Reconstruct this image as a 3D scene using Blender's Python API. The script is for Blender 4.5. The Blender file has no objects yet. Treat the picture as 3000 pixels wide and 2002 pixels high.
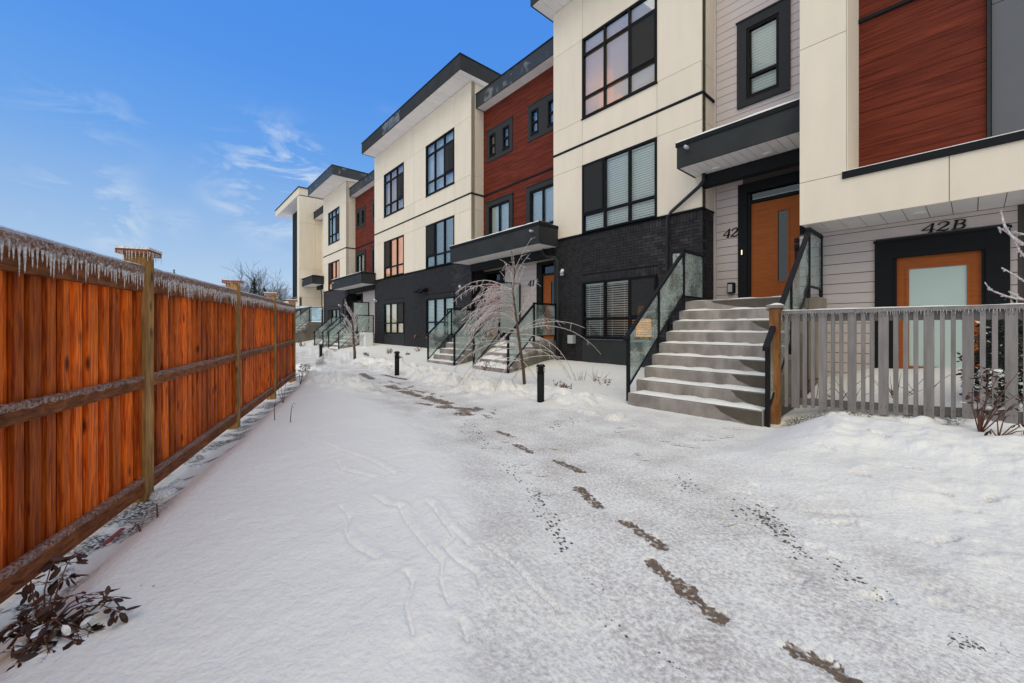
import bpy, math, random
import numpy as np
from mathutils import Matrix
random.seed(7)
rng = np.random.RandomState(5)
scene = bpy.context.scene
R = math.radians
# ------------------------------------------------------------------ camera
CT, ST = 0.657, 0.7536          # camera yaw
CAMH, FP, HZ = 1.3, 1179.0, 962.0
cam_d = bpy.data.cameras.new('camera'); cam = bpy.data.objects.new('camera', cam_d)
scene.collection.objects.link(cam); scene.camera = cam
cam.location = (0, 0, CAMH); cam.rotation_euler = (R(90), 0, math.atan2(ST, CT))
cam_d.sensor_width = 36; cam_d.lens = FP/3000*36; cam_d.shift_y = -(1001-HZ)/3000
cam_d.clip_start = 0.05; cam_d.clip_end = 6000
# ------------------------------------------------------------------ sky and sun
SUN_EL, SUN_AZ = 58.0, 288.0    # azimuth of the sun direction, measured in the XY plane from +X
SKY_STR = 0.088
world = bpy.data.worlds.new('World'); scene.world = world; world.use_nodes = True
def build_world():
    nt = world.node_tree; N = nt.nodes; L = nt.links; N.clear()
    out = N.new('ShaderNodeOutputWorld'); bg = N.new('ShaderNodeBackground'); bg.inputs['Strength'].default_value = SKY_STR
    sky = N.new('ShaderNodeTexSky'); sky.sky_type = 'NISHITA'; sky.sun_disc = False
    sky.sun_elevation = R(SUN_EL); sky.sun_rotation = R(90-SUN_AZ)
    sky.air_density = 1.0; sky.dust_density = 0.6; sky.ozone_density = 2.0
    tc = N.new('ShaderNodeTexCoord')
    sep = N.new('ShaderNodeSeparateXYZ'); L.new(tc.outputs['Generated'], sep.inputs[0])
    # pale towards the horizon
    hr = N.new('ShaderNodeMapRange'); hr.interpolation_type = 'SMOOTHSTEP'
    hr.inputs['From Min'].default_value = -0.05; hr.inputs['From Max'].default_value = 0.75
    L.new(sep.outputs['Z'], hr.inputs['Value'])
    grad = N.new('ShaderNodeValToRGB'); L.new(hr.outputs[0], grad.inputs[0])
    e = grad.color_ramp.elements
    e[0].position = 0.0; e[0].color = (5.6, 7.3, 9.2, 1)
    e[1].position = 1.0; e[1].color = (0.65, 2.9, 9.2, 1)
    for p, c in ((0.22, (3.5, 5.6, 8.8, 1)), (0.5, (1.55, 4.1, 9.2, 1)), (0.75, (0.9, 3.3, 9.3, 1))):
        q = e.new(p); q.color = c
    mixs = N.new('ShaderNodeMixRGB'); mixs.inputs[0].default_value = 0.86
    L.new(sky.outputs[0], mixs.inputs[1]); L.new(grad.outputs[0], mixs.inputs[2])
    # wispy cloud noise, thickened outside the view to whiten the light
    mp = N.new('ShaderNodeMapping'); L.new(tc.outputs['Generated'], mp.inputs[0]); mp.inputs['Scale'].default_value = (1.0, 1.0, 2.6)
    mp.inputs['Location'].default_value = CLOUD_OFF
    n1 = N.new('ShaderNodeTexNoise'); n1.inputs['Scale'].default_value = 2.3; n1.inputs['Detail'].default_value = 3
    L.new(mp.outputs[0], n1.inputs['Vector'])
    n2 = N.new('ShaderNodeTexNoise'); n2.inputs['Scale'].default_value = 6.5; n2.inputs['Detail'].default_value = 10; n2.inputs['Distortion'].default_value = 0.7
    n2.inputs['Roughness'].default_value = 0.62
    L.new(mp.outputs[0], n2.inputs['Vector'])
    r1 = N.new('ShaderNodeMapRange'); r1.inputs['From Min'].default_value = 0.50; r1.inputs['From Max'].default_value = 0.66; r1.interpolation_type = 'SMOOTHSTEP'
    L.new(n1.outputs[0], r1.inputs['Value'])
    r2 = N.new('ShaderNodeMapRange'); r2.inputs['From Min'].default_value = 0.46; r2.inputs['From Max'].default_value = 0.92
    L.new(n2.outputs[0], r2.inputs['Value'])
    mu = N.new('ShaderNodeMath'); mu.operation = 'MULTIPLY'; L.new(r1.outputs[0], mu.inputs[0]); L.new(r2.outputs[0], mu.inputs[1])
    # unseen broken cloud, added to whiten ambient light: thins out towards the blue in view
    vd = N.new('ShaderNodeVectorMath'); vd.operation = 'DOT_PRODUCT'; L.new(tc.outputs['Generated'], vd.inputs[0]); vd.inputs[1].default_value = (-.80, .30, .45)
    r0 = N.new('ShaderNodeMapRange'); r0.inputs['From Min'].default_value = 0.62; r0.inputs['From Max'].default_value = 0.1; r0.inputs['To Min'].default_value = 0.0; r0.interpolation_type = 'SMOOTHSTEP'
    L.new(vd.outputs['Value'], r0.inputs['Value'])
    mz = N.new('ShaderNodeMath'); mz.operation = 'MULTIPLY_ADD'; mz.inputs[1].default_value = 0.55; L.new(r0.outputs[0], mz.inputs[0]); L.new(n1.outputs[0], mz.inputs[2])
    L.new(mz.outputs[0], r1.inputs['Value']); r1.inputs['From Min'].default_value = 0.70; r1.inputs['From Max'].default_value = 0.86
    m3 = N.new('ShaderNodeMath'); m3.operation = 'MAXIMUM'; L.new(r2.outputs[0], m3.inputs[0]); L.new(r0.outputs[0], m3.inputs[1]); L.new(m3.outputs[0], mu.inputs[1])
    # clouds of the picture: soft patches of wisps at fixed directions
    tot = mu.outputs[0]
    for (px, py, rad, amp) in CLOUDS:
        u = (px-1500)/FP; v = (HZ-py)/FP
        d = np.array([u*CT-ST, u*ST+CT, v]); d /= np.linalg.norm(d)
        vm = N.new('ShaderNodeVectorMath'); vm.operation = 'DISTANCE'; L.new(tc.outputs['Generated'], vm.inputs[0]); vm.inputs[1].default_value = d
        rr = N.new('ShaderNodeMapRange'); rr.interpolation_type = 'SMOOTHSTEP'
        rr.inputs['From Min'].default_value = rad; rr.inputs['From Max'].default_value = 0.0; rr.inputs['To Max'].default_value = amp
        L.new(vm.outputs['Value'], rr.inputs['Value'])
        m2 = N.new('ShaderNodeMath'); m2.operation = 'MULTIPLY'; L.new(rr.outputs[0], m2.inputs[0]); L.new(r2.outputs[0], m2.inputs[1])
        ad = N.new('ShaderNodeMath'); ad.operation = 'ADD'; ad.use_clamp = True; L.new(tot, ad.inputs[0]); L.new(m2.outputs[0], ad.inputs[1]); tot = ad.outputs[0]
    mixc = N.new('ShaderNodeMixRGB'); L.new(tot, mixc.inputs[0]); L.new(mixs.outputs[0], mixc.inputs[1]); mixc.inputs[2].default_value = (8.2, 8.8, 9.4, 1)
    L.new(mixc.outputs[0], bg.inputs['Color']); L.new(bg.outputs[0], out.inputs[0])
CLOUD_OFF = (3.1, 0.7, 0.2)
CLOUDS = [(815, 545, 0.17, 2.3), (880, 500, 0.10, 1.3), (240, 365, 0.12, 0.75), (280, 600, 0.10, 1.4), (350, 665, 0.06, 1.4), (80, 570, 0.06, 0.6), (530, 650, 0.05, 0.7)]
build_world()
sl = bpy.data.lights.new('sun', 'SUN'); sun = bpy.data.objects.new('sun', sl); scene.collection.objects.link(sun)
sl.energy = 1.45; sl.angle = R(75); sl.color = (1.0, 0.84, 0.58)
sun.rotation_euler = (R(90-SUN_EL), 0, R(SUN_AZ+90))
scene.view_settings.view_transform = 'Standard'; scene.view_settings.look = 'None'
scene.view_settings.exposure = 0.13; scene.view_settings.gamma = 1.0; scene.view_settings.use_curve_mapping = False
try:
    scene.cycles.max_bounces = 6; scene.cycles.transparent_max_bounces = 16; scene.cycles.use_denoising = True
except Exception: pass

# ------------------------------------------------------------------ helpers
def gp(px, py, z=0.0):                       # pixel of the photograph -> point on the height z
    t = (CAMH-z)*FP/(py-HZ); u = (px-1500)/FP
    return (t*(u*CT-ST), t*(u*ST+CT))
def cw(x, zc):                               # camera-frame plan coordinates -> world
    return (x*CT-zc*ST, x*ST+zc*CT)
def at_n(px, py, n):                         # pixel on the plane y = n
    u = (px-1500)/FP; t = n/(CT+ST*u)
    return (t*(-ST+CT*u), n, CAMH+(HZ-py)/FP*t)
def at_d(px, py, t):                         # pixel at camera depth t
    u = (px-1500)/FP
    return (t*(u*CT-ST), t*(u*ST+CT), CAMH+(HZ-py)/FP*t)

def hash2(ix, iy, s):
    v = np.sin(ix*127.1+iy*311.7+s*74.7)*43758.5453
    return v-np.floor(v)
def vnoise(x, y, s=0):
    ix = np.floor(x); iy = np.floor(y); fx = x-ix; fy = y-iy
    fx = fx*fx*(3-2*fx); fy = fy*fy*(3-2*fy)
    a = hash2(ix, iy, s); b = hash2(ix+1, iy, s); c = hash2(ix, iy+1, s); d = hash2(ix+1, iy+1, s)
    return (a*(1-fx)+b*fx)*(1-fy)+(c*(1-fx)+d*fx)*fy
def fbm(x, y, o=4, s=0):
    r = 0; a = 0.5
    for i in range(o):
        r = r+a*vnoise(x*2**i+i*17.3, y*2**i-i*9.1, s+i); a *= 0.5
    return r
def sm(a, b, x):
    t = np.clip((x-a)/(b-a), 0, 1); return t*t*(3-2*t)

WL = {}
COL = scene.collection
def reg(o, parent, loc):
    COL.objects.link(o)
    if parent is not None:
        o.parent = parent; p = WL[parent.name]
        if tuple(parent.scale) != (1, 1, 1) or tuple(parent.rotation_euler) != (0, 0, 0):
            Mx = Matrix.Translation(p) @ parent.rotation_euler.to_matrix().to_4x4() @ Matrix.Diagonal((*parent.scale, 1))
            o.matrix_parent_inverse = Mx.inverted(); o.location = loc
        else: o.location = (loc[0]-p[0], loc[1]-p[1], loc[2]-p[2])
    else: o.location = loc
    WL[o.name] = tuple(loc)
    return o
def tag(o, label=None, cat=None, group=None, kind=None):
    if label: o['label'] = label
    if cat: o['category'] = cat
    if group: o['group'] = group
    if kind: o['kind'] = kind
    return o
def thing(name, label, cat, loc=(0, 0, 0), group=None):
    o = bpy.data.objects.new(name, None); o.empty_display_size = 0.2
    reg(o, None, loc); return tag(o, label, cat, group)
class MB:
    def __init__(s): s.v = []; s.f = []
    def add(s, v, f):
        b = len(s.v); s.v += [tuple(p) for p in v]; s.f += [tuple(b+i for i in q) for q in f]
    def box(s, x0, x1, y0, y1, z0, z1):
        s.add([(x0,y0,z0),(x1,y0,z0),(x1,y1,z0),(x0,y1,z0),(x0,y0,z1),(x1,y0,z1),(x1,y1,z1),(x0,y1,z1)],
              [(0,3,2,1),(4,5,6,7),(0,1,5,4),(1,2,6,5),(2,3,7,6),(3,0,4,7)]); return s
    def obox(s, c, ax, ay, az, hx, hy, hz):   # oriented box
        c = np.array(c); ax = np.array(ax)*hx; ay = np.array(ay)*hy; az = np.array(az)*hz
        P = [c+a*ax+b*ay+d*az for d in (-1, 1) for a, b in ((-1,-1),(1,-1),(1,1),(-1,1))]
        s.add(P, [(0,3,2,1),(4,5,6,7),(0,1,5,4),(1,2,6,5),(2,3,7,6),(3,0,4,7)]); return s
    def prism(s, pts, axis, a, b):            # polygon extruded along an axis
        n = len(pts); V = []
        for c in (a, b):
            for p in pts: V.append({'x': (c, p[0], p[1]), 'y': (p[0], c, p[1]), 'z': (p[0], p[1], c)}[axis])
        F = [tuple(range(n))[::-1], tuple(range(n, 2*n))]+[(i, (i+1) % n, n+(i+1) % n, n+i) for i in range(n)]
        s.add(V, F); return s
    def tube(s, pts, rad, k=6, cap=True):
        pts = [np.array(p, float) for p in pts]; n = len(pts)
        if not hasattr(rad, '__len__'): rad = [rad]*n
        V = []; up = np.array((0.13, 0.21, 0.97))
        for i in range(n):
            d = pts[min(i+1, n-1)]-pts[max(i-1, 0)]; d = d/(np.linalg.norm(d)+1e-9)
            a = np.cross(d, up)
            if np.linalg.norm(a) < 0.05: a = np.cross(d, (1, 0, 0))
            a /= np.linalg.norm(a); b = np.cross(d, a)
            for j in range(k):
                t = 2*math.pi*j/k; V.append(pts[i]+(a*math.cos(t)+b*math.sin(t))*rad[i])
        F = [(i*k+j, i*k+(j+1) % k, (i+1)*k+(j+1) % k, (i+1)*k+j) for i in range(n-1) for j in range(k)]
        if cap: F += [tuple(range(k))[::-1], tuple(range((n-1)*k, n*k))]
        s.add(V, F); return s
    def lathe(s, c, prof, k=20):
        V = []; 
        for r, z in prof:
            for j in range(k):
                t = 2*math.pi*j/k; V.append((c[0]+r*math.cos(t), c[1]+r*math.sin(t), c[2]+z))
        n = len(prof)
        F = [(i*k+j, i*k+(j+1) % k, (i+1)*k+(j+1) % k, (i+1)*k+j) for i in range(n-1) for j in range(k)]
        F += [tuple(range(k))[::-1], tuple(range((n-1)*k, n*k))]
        s.add(V, F); return s
    def build(s, name, mat, parent=None, smooth=False, loc=None, kind=None):
        if not s.v: return None
        a = np.array(s.v)
        c = tuple((a.min(0)+a.max(0))/2) if loc is None else loc
        me = bpy.data.meshes.new(name); me.from_pydata((a-np.array(c)).tolist(), [], s.f); me.update()
        me.materials.append(mat)
        if smooth: me.polygons.foreach_set('use_smooth', [True]*len(me.polygons))
        o = bpy.data.objects.new(name, me); reg(o, parent, c)
        if kind: o['kind'] = kind
        return o
_cube = {}
def piece(name, mat, parent, x0, x1, y0, y1, z0, z1, rotz=0, tilt=None):
    key = mat.name
    if key not in _cube:
        me = bpy.data.meshes.new('block'); b = MB().box(-.5, .5, -.5, .5, -.5, .5)
        me.from_pydata(b.v, [], b.f); me.materials.append(mat); _cube[key] = me
    o = bpy.data.objects.new(name, _cube[key])
    reg(o, parent, ((x0+x1)/2, (y0+y1)/2, (z0+z1)/2)); o.scale = (x1-x0, y1-y0, z1-z0)
    if rotz: o.rotation_euler = (0, 0, rotz)
    if tilt: o.rotation_euler = tilt
    return o

# ------------------------------------------------------------------ materials
def mat(name, col, rough=0.7, var=0.0, vscale=3.0, stretch=(1,1,1), bump=0.0, bscale=40.0, metal=0.0, objvar=0.0, spec=0.4, dark=None, emis=None, det=5):
    m = bpy.data.materials.new(name); m.use_nodes = True; nt = m.node_tree; N = nt.nodes; L = nt.links
    b = N['Principled BSDF']; b.inputs['Base Color'].default_value = (*col, 1); b.inputs['Roughness'].default_value = rough
    b.inputs['Metallic'].default_value = metal; b.inputs['Specular IOR Level'].default_value = spec
    geo = N.new('ShaderNodeNewGeometry'); mp = N.new('ShaderNodeMapping'); mp.inputs['Scale'].default_value = stretch
    L.new(geo.outputs['Position'], mp.inputs[0]); cur = None; m['vec'] = 0
    if var or objvar:
        c = N.new('ShaderNodeMixRGB'); c.blend_type = 'MIX'
        n = N.new('ShaderNodeTexNoise'); n.inputs['Scale'].default_value = vscale; n.inputs['Detail'].default_value = det; L.new(mp.outputs[0], n.inputs['Vector'])
        r = N.new('ShaderNodeMapRange'); r.inputs['From Min'].default_value = 0.3; r.inputs['From Max'].default_value = 0.7; L.new(n.outputs[0], r.inputs['Value'])
        d = dark if dark else tuple(x*(1-var) for x in col)
        c.inputs[1].default_value = (*d, 1); c.inputs[2].default_value = (*(min(1, x*(1+var*0.6)) for x in col), 1); L.new(r.outputs[0], c.inputs[0]); cur = c.outputs[0]
        if objvar:
            oi = N.new('ShaderNodeObjectInfo'); hs = N.new('ShaderNodeHueSaturation')
            r2 = N.new('ShaderNodeMapRange'); r2.inputs['To Min'].default_value = 1-objvar; r2.inputs['To Max'].default_value = 1+objvar
            L.new(oi.outputs['Random'], r2.inputs['Value']); L.new(r2.outputs[0], hs.inputs['Value']); L.new(cur, hs.inputs['Color']); cur = hs.outputs[0]
        L.new(cur, b.inputs['Base Color'])
    if bump:
        n = N.new('ShaderNodeTexNoise'); n.inputs['Scale'].default_value = bscale; n.inputs['Detail'].default_value = 4; L.new(mp.outputs[0], n.inputs['Vector'])
        bp = N.new('ShaderNodeBump'); bp.inputs['Strength'].default_value = bump; bp.inputs['Distance'].default_value = 0.01
        L.new(n.outputs[0], bp.inputs['Height']); L.new(bp.outputs[0], b.inputs['Normal'])
    if emis:
        b.inputs['Emission Color'].default_value = (*emis[0], 1); b.inputs['Emission Strength'].default_value = emis[1]
    return m
M = {}
M['cream'] = mat('cream_panel', (0.77, 0.685, 0.55), 0.8, var=0.04, vscale=1.6, stretch=(2.5, 2.5, .5), bump=0.15, bscale=120, objvar=0.03)
M['joint'] = mat('cream_joint', (0.46, 0.39, 0.28), 0.8)
M['brick'] = mat('black_brick', (0.034, 0.032, 0.034), 0.7, var=0.5, vscale=6, bump=0.8, bscale=90, objvar=0.45, spec=0.3)
M['mortar'] = mat('dark_mortar', (0.005, 0.005, 0.006), 0.9, var=0.3, vscale=20)
M['charcoal'] = mat('charcoal_metal', (0.036, 0.039, 0.040), 0.75, var=0.2, vscale=2, spec=0.15)
M['charcoal_trim'] = mat('charcoal_trim', (0.012, 0.0135, 0.015), 0.75, spec=0.15, var=0.1, vscale=4, stretch=(1,1,8))
M['greytrim'] = mat('grey_window_trim', (0.036, 0.038, 0.040), 0.75, spec=0.15)
M['black'] = mat('black_metal', (0.006, 0.006, 0.007), 0.5, spec=0.25)
M['soffit'] = mat('white_soffit', (0.80, 0.765, 0.76), 0.6, var=0.04, vscale=3, objvar=0.03)
M['red'] = mat('red_plank', (0.155, 0.031, 0.017), 0.75, var=0.30, vscale=1.6, stretch=(1.0,1.0,16), bump=0.15, bscale=14, objvar=0.05, dark=(0.085, 0.017, 0.010), det=7, spec=0.12)
M['siding'] = mat('grey_siding', (0.60, 0.53, 0.51), 0.7, var=0.05, vscale=5, stretch=(1,1,10), bump=0.1, bscale=30, objvar=0.02)
M['gapdark'] = mat('siding_backing', (0.10, 0.085, 0.082), 0.9)
M['bluegrey'] = mat('blue_grey_panel', (0.105, 0.112, 0.125), 0.6, var=0.04)
M['door'] = mat('orange_door', (0.36, 0.10, 0.024), 0.6, var=0.15, vscale=2, stretch=(2,2,14), spec=0.15)
M['frame'] = mat('window_frame', (0.006, 0.006, 0.007), 0.6, spec=0.15)
M['concrete'] = mat('concrete', (0.29, 0.26, 0.235), 0.85, var=0.42, vscale=5, stretch=(1,1,.45), bump=0.3, bscale=60, objvar=0.05, det=8)
M['wet'] = mat('wet_concrete', (0.085, 0.072, 0.052), 0.55, var=0.2, vscale=8)
M['blind'] = mat('white_blind', (0.82, 0.83, 0.82), 0.6)
M['warmblind'] = mat('backlit_blind', (0.7, 0.42, 0.22), 0.7, var=.25, vscale=1.5, emis=((1.0, 0.33, 0.055), 0.42))
M['paleblind'] = mat('softly_backlit_blind', (0.8, 0.75, 0.65), 0.7, emis=((1.0, 0.75, 0.5), 0.16))
M['curtain'] = mat('pale_curtain', (0.62, 0.62, 0.66), 0.8, var=0.05, vscale=8, stretch=(6,6,.3))
M['pink'] = mat('pink_curtain', (0.72, 0.50, 0.46), 0.8, var=0.08, vscale=6, stretch=(6,6,.3))
M['room'] = mat('dark_room', (0.06, 0.065, 0.07), 0.9, var=0.3, vscale=1.5)
M['roomgreen'] = mat('pale_room', (0.22, 0.27, 0.25), 0.9, var=0.3, vscale=1.5)
M['lit'] = mat('lit_room', (0.5, 0.25, 0.1), 0.9, var=0.4, vscale=1.3, emis=((1.0, 0.42, 0.10), 0.55))
M['litpale'] = mat('pale_lit_room', (0.5, 0.4, 0.3), 0.9, var=0.3, vscale=1.3, emis=((1.0, 0.72, 0.45), 0.28))
M['glow'] = mat('lamp_glow', (0.8, 0.5, 0.2), 0.9, emis=((1.0, 0.33, 0.05), 1.7))
M['white'] = mat('white_plastic', (0.75, 0.75, 0.74), 0.4)
M['greybox'] = mat('grey_plastic', (0.42, 0.45, 0.46), 0.5)
M['copper'] = mat('copper', (0.5, 0.2, 0.1), 0.35, metal=0.8)
M['frosted'] = mat('frosted_glass', (0.50, 0.62, 0.58), 0.55, var=0.03, vscale=2)
M['greywood'] = mat('grey_painted_wood', (0.235, 0.218, 0.208), 0.75, var=0.22, vscale=5, stretch=(5,5,.5), bump=0.6, bscale=26, objvar=0.10, det=8)
M['greywood_d'] = mat('grey_rail_wood', (0.15, 0.14, 0.137), 0.75, var=0.2, vscale=5)
M['concretewall'] = mat('concrete_wall', (0.17, 0.155, 0.125), 0.85, var=0.3, vscale=2.5, bump=0.2, bscale=50)
M['tan'] = mat('tan_foundation', (0.33, 0.26, 0.16), 0.8)
M['stone'] = mat('dark_pebble', (0.10, 0.095, 0.09), 0.7, var=0.5, vscale=30)
M['leaf'] = mat('winter_leaf', (0.055, 0.018, 0.013), 0.5, var=0.5, vscale=12, objvar=0.4, spec=0.25, dark=(0.022, 0.018, 0.009))
M['stem'] = mat('reddish_stem', (0.13, 0.05, 0.03), 0.6, var=0.3, vscale=30)
M['green'] = mat('evergreen_leaf', (0.012, 0.024, 0.012), 0.5, var=0.5, vscale=10, spec=0.5)
M['farfir'] = mat('far_conifer', (0.035, 0.055, 0.045), 0.9, var=0.4, vscale=1)
M['farbark'] = mat('far_twigs', (0.09, 0.07, 0.06), 0.9, var=0.3, vscale=1)
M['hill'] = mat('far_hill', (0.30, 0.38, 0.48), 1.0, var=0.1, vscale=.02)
M['orangepaint'] = mat('red_marker', (0.32, 0.07, 0.07), 0.6)
M['rustwood'] = mat('dirt', (0.05, 0.04, 0.035), 0.9, var=0.5, vscale=14)

def wood_fence(name, col, dark, objvar, rough=0.6, scale=(9, 9, 0.8), knots=True, horizontal=False, spec=0.25):
    m = bpy.data.materials.new(name); m.use_nodes = True; nt = m.node_tree; N = nt.nodes; L = nt.links; b = N['Principled BSDF']
    b.inputs['Roughness'].default_value = rough; b.inputs['Specular IOR Level'].default_value = spec
    geo = N.new('ShaderNodeNewGeometry'); oi = N.new('ShaderNodeObjectInfo')
    ml = N.new('ShaderNodeMath'); ml.operation = 'MULTIPLY'; ml.inputs[1].default_value = 37.0; L.new(oi.outputs['Random'], ml.inputs[0])
    cb = N.new('ShaderNodeCombineXYZ'); L.new(ml.outputs[0], cb.inputs['Z']); 
    va = N.new('ShaderNodeVectorMath'); va.operation = 'ADD'; L.new(geo.outputs['Position'], va.inputs[0]); L.new(cb.outputs[0], va.inputs[1])
    mp = N.new('ShaderNodeMapping'); mp.inputs['Scale'].default_value = scale; L.new(va.outputs[0], mp.inputs[0])
    n1 = N.new('ShaderNodeTexNoise'); n1.inputs['Scale'].default_value = 3.2; n1.inputs['Detail'].default_value = 9; n1.inputs['Distortion'].default_value = 0.8; L.new(mp.outputs[0], n1.inputs['Vector'])
    n2 = N.new('ShaderNodeTexNoise'); n2.inputs['Scale'].default_value = 1.7; n2.inputs['Detail'].default_value = 3; L.new(geo.outputs['Position'], n2.inputs['Vector'])
    r = N.new('ShaderNodeMapRange'); r.inputs['From Min'].default_value = 0.32; r.inputs['From Max'].default_value = 0.68; L.new(n1.outputs[0], r.inputs['Value'])
    c = N.new('ShaderNodeMixRGB'); c.inputs[1].default_value = (*dark, 1); c.inputs[2].default_value = (*col, 1); L.new(r.outputs[0], c.inputs[0]); cur = c.outputs[0]
    r3 = N.new('ShaderNodeMapRange'); r3.inputs['From Min'].default_value = 0.35; r3.inputs['From Max'].default_value = 0.7; r3.inputs['To Min'].default_value = 0.68; r3.inputs['To Max'].default_value = 1.12
    L.new(n2.outputs[0], r3.inputs['Value'])
    hs0 = N.new('ShaderNodeHueSaturation'); L.new(r3.outputs[0], hs0.inputs['Value']); L.new(cur, hs0.inputs['Color']); cur = hs0.outputs[0]
    if knots:
        mk = N.new('ShaderNodeMapping'); mk.inputs['Scale'].default_value = (6, 6, 2.6); L.new(va.outputs[0], mk.inputs[0])
        vo = N.new('ShaderNodeTexVoronoi'); vo.inputs['Scale'].default_value = 1.0; L.new(mk.outputs[0], vo.inputs['Vector'])
        rk = N.new('ShaderNodeMapRange'); rk.inputs['From Min'].default_value = 0.06; rk.inputs['From Max'].default_value = 0.17; L.new(vo.outputs['Distance'], rk.inputs['Value'])
        ck = N.new('ShaderNodeMixRGB'); ck.inputs[1].default_value = (dark[0]*.3, dark[1]*.3, dark[2]*.3, 1); L.new(rk.outputs[0], ck.inputs[0]); L.new(cur, ck.inputs[2]); cur = ck.outputs[0]
    r2 = N.new('ShaderNodeMapRange'); r2.inputs['To Min'].default_value = 1-objvar; r2.inputs['To Max'].default_value = 1+objvar; L.new(oi.outputs['Random'], r2.inputs['Value'])
    hs = N.new('ShaderNodeHueSaturation'); L.new(r2.outputs[0], hs.inputs['Value']); L.new(cur, hs.inputs['Color']); L.new(hs.outputs[0], b.inputs['Base Color'])
    bp = N.new('ShaderNodeBump'); bp.inputs['Strength'].default_value = 0.35; bp.inputs['Distance'].default_value = 0.006; L.new(n1.outputs[0], bp.inputs['Height']); L.new(bp.outputs[0], b.inputs['Normal'])
    return m
M['fence'] = wood_fence('stained_cedar_board', (0.92, 0.195, 0.013), (0.33, 0.042, 0.007), 0.50, scale=(20, 20, 1.3))
M['rail'] = wood_fence('wet_cedar_rail', (0.36, 0.125, 0.045), (0.14, 0.042, 0.016), 0.2, rough=0.6, scale=(3, 3, 12), knots=False, spec=0.12)
M['post'] = wood_fence('treated_post', (0.52, 0.285, 0.09), (0.20, 0.095, 0.028), 0.1, scale=(8, 8, 1.2))
M['postcap'] = wood_fence('cedar_cap', (0.30, 0.10, 0.045), (0.17, 0.05, 0.022), 0.1, knots=False)
M['orangepost'] = wood_fence('orange_post', (0.42, 0.19, 0.06), (0.22, 0.085, 0.025), 0.05, scale=(5, 5, 1.0))

def glass_mat(name, tint, refl, rough=0.0, white=0.0):
    m = bpy.data.materials.new(name); m.use_nodes = True; nt = m.node_tree; N = nt.nodes; L = nt.links; N.clear()
    out = N.new('ShaderNodeOutputMaterial'); tr = N.new('ShaderNodeBsdfTransparent'); tr.inputs[0].default_value = (*tint, 1)
    gl = N.new('ShaderNodeBsdfGlossy'); gl.inputs['Roughness'].default_value = rough; gl.inputs['Color'].default_value = (.9, .95, .95, 1)
    fr = N.new('ShaderNodeFresnel'); fr.inputs['IOR'].default_value = 1.5
    mu = N.new('ShaderNodeMath'); mu.operation = 'MULTIPLY_ADD'; mu.inputs[1].default_value = 0.33; mu.inputs[2].default_value = refl; mu.use_clamp = True; L.new(fr.outputs[0], mu.inputs[0])
    mx = N.new('ShaderNodeMixShader'); L.new(mu.outputs[0], mx.inputs[0]); L.new(tr.outputs[0], mx.inputs[1]); L.new(gl.outputs[0], mx.inputs[2])
    cur = mx.outputs[0]
    if white:
        geo = N.new('ShaderNodeNewGeometry')
        n = N.new('ShaderNodeTexNoise'); n.inputs['Scale'].default_value = 26; n.inputs['Detail'].default_value = 8; n.inputs['Roughness'].default_value = 0.7; L.new(geo.outputs['Position'], n.inputs['Vector'])
        n2 = N.new('ShaderNodeTexNoise'); n2.inputs['Scale'].default_value = 2.5; L.new(geo.outputs['Position'], n2.inputs['Vector'])
        ad = N.new('ShaderNodeMath'); ad.operation = 'ADD'; L.new(n.outputs[0], ad.inputs[0]); L.new(n2.outputs[0], ad.inputs[1])
        r = N.new('ShaderNodeMapRange'); r.inputs['From Min'].default_value = 0.85; r.inputs['From Max'].default_value = 1.2; r.inputs['To Min'].default_value = 0.05; r.inputs['To Max'].default_value = white; L.new(ad.outputs[0], r.inputs['Value'])
        df = N.new('ShaderNodeBsdfPrincipled'); df.inputs['Base Color'].default_value = (0.60, 0.66, 0.62, 1); df.inputs['Roughness'].default_value = 0.25
        bp = N.new('ShaderNodeBump'); bp.inputs['Strength'].default_value = 1.0; bp.inputs['Distance'].default_value = 0.02; L.new(n.outputs[0], bp.inputs['Height']); L.new(bp.outputs[0], df.inputs['Normal'])
        m2 = N.new('ShaderNodeMixShader'); L.new(r.outputs[0], m2.inputs[0]); L.new(cur, m2.inputs[1]); L.new(df.outputs[0], m2.inputs[2]); cur = m2.outputs[0]
    L.new(cur, out.inputs[0]); return m
M['glass'] = glass_mat('window_glass', (0.93, 0.96, 0.95), 0.0)
M['screen'] = glass_mat('insect_screen', (0.42, 0.42, 0.43), 0.0)
_n = M['screen'].node_tree; _d = _n.nodes.new('ShaderNodeBsdfDiffuse'); _d.inputs[0].default_value = (.075, .08, .082, 1); _m = _n.nodes.new('ShaderNodeMixShader'); _m.inputs[0].default_value = .42; _t = next(n for n in _n.nodes if n.type == 'BSDF_TRANSPARENT'); _n.links.new(_t.outputs[0], _m.inputs[1]); _n.links.new(_d.outputs[0], _m.inputs[2]); _n.links.new(_m.outputs[0], next(n for n in _n.nodes if n.type == 'OUTPUT_MATERIAL').inputs[0])
M['iceglass'] = glass_mat('iced_glass', (0.86, 0.93, 0.91), 0.02, white=0.62)
M['doorglass'] = glass_mat('door_glass', (0.25, 0.28, 0.28), 0.06)
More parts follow.
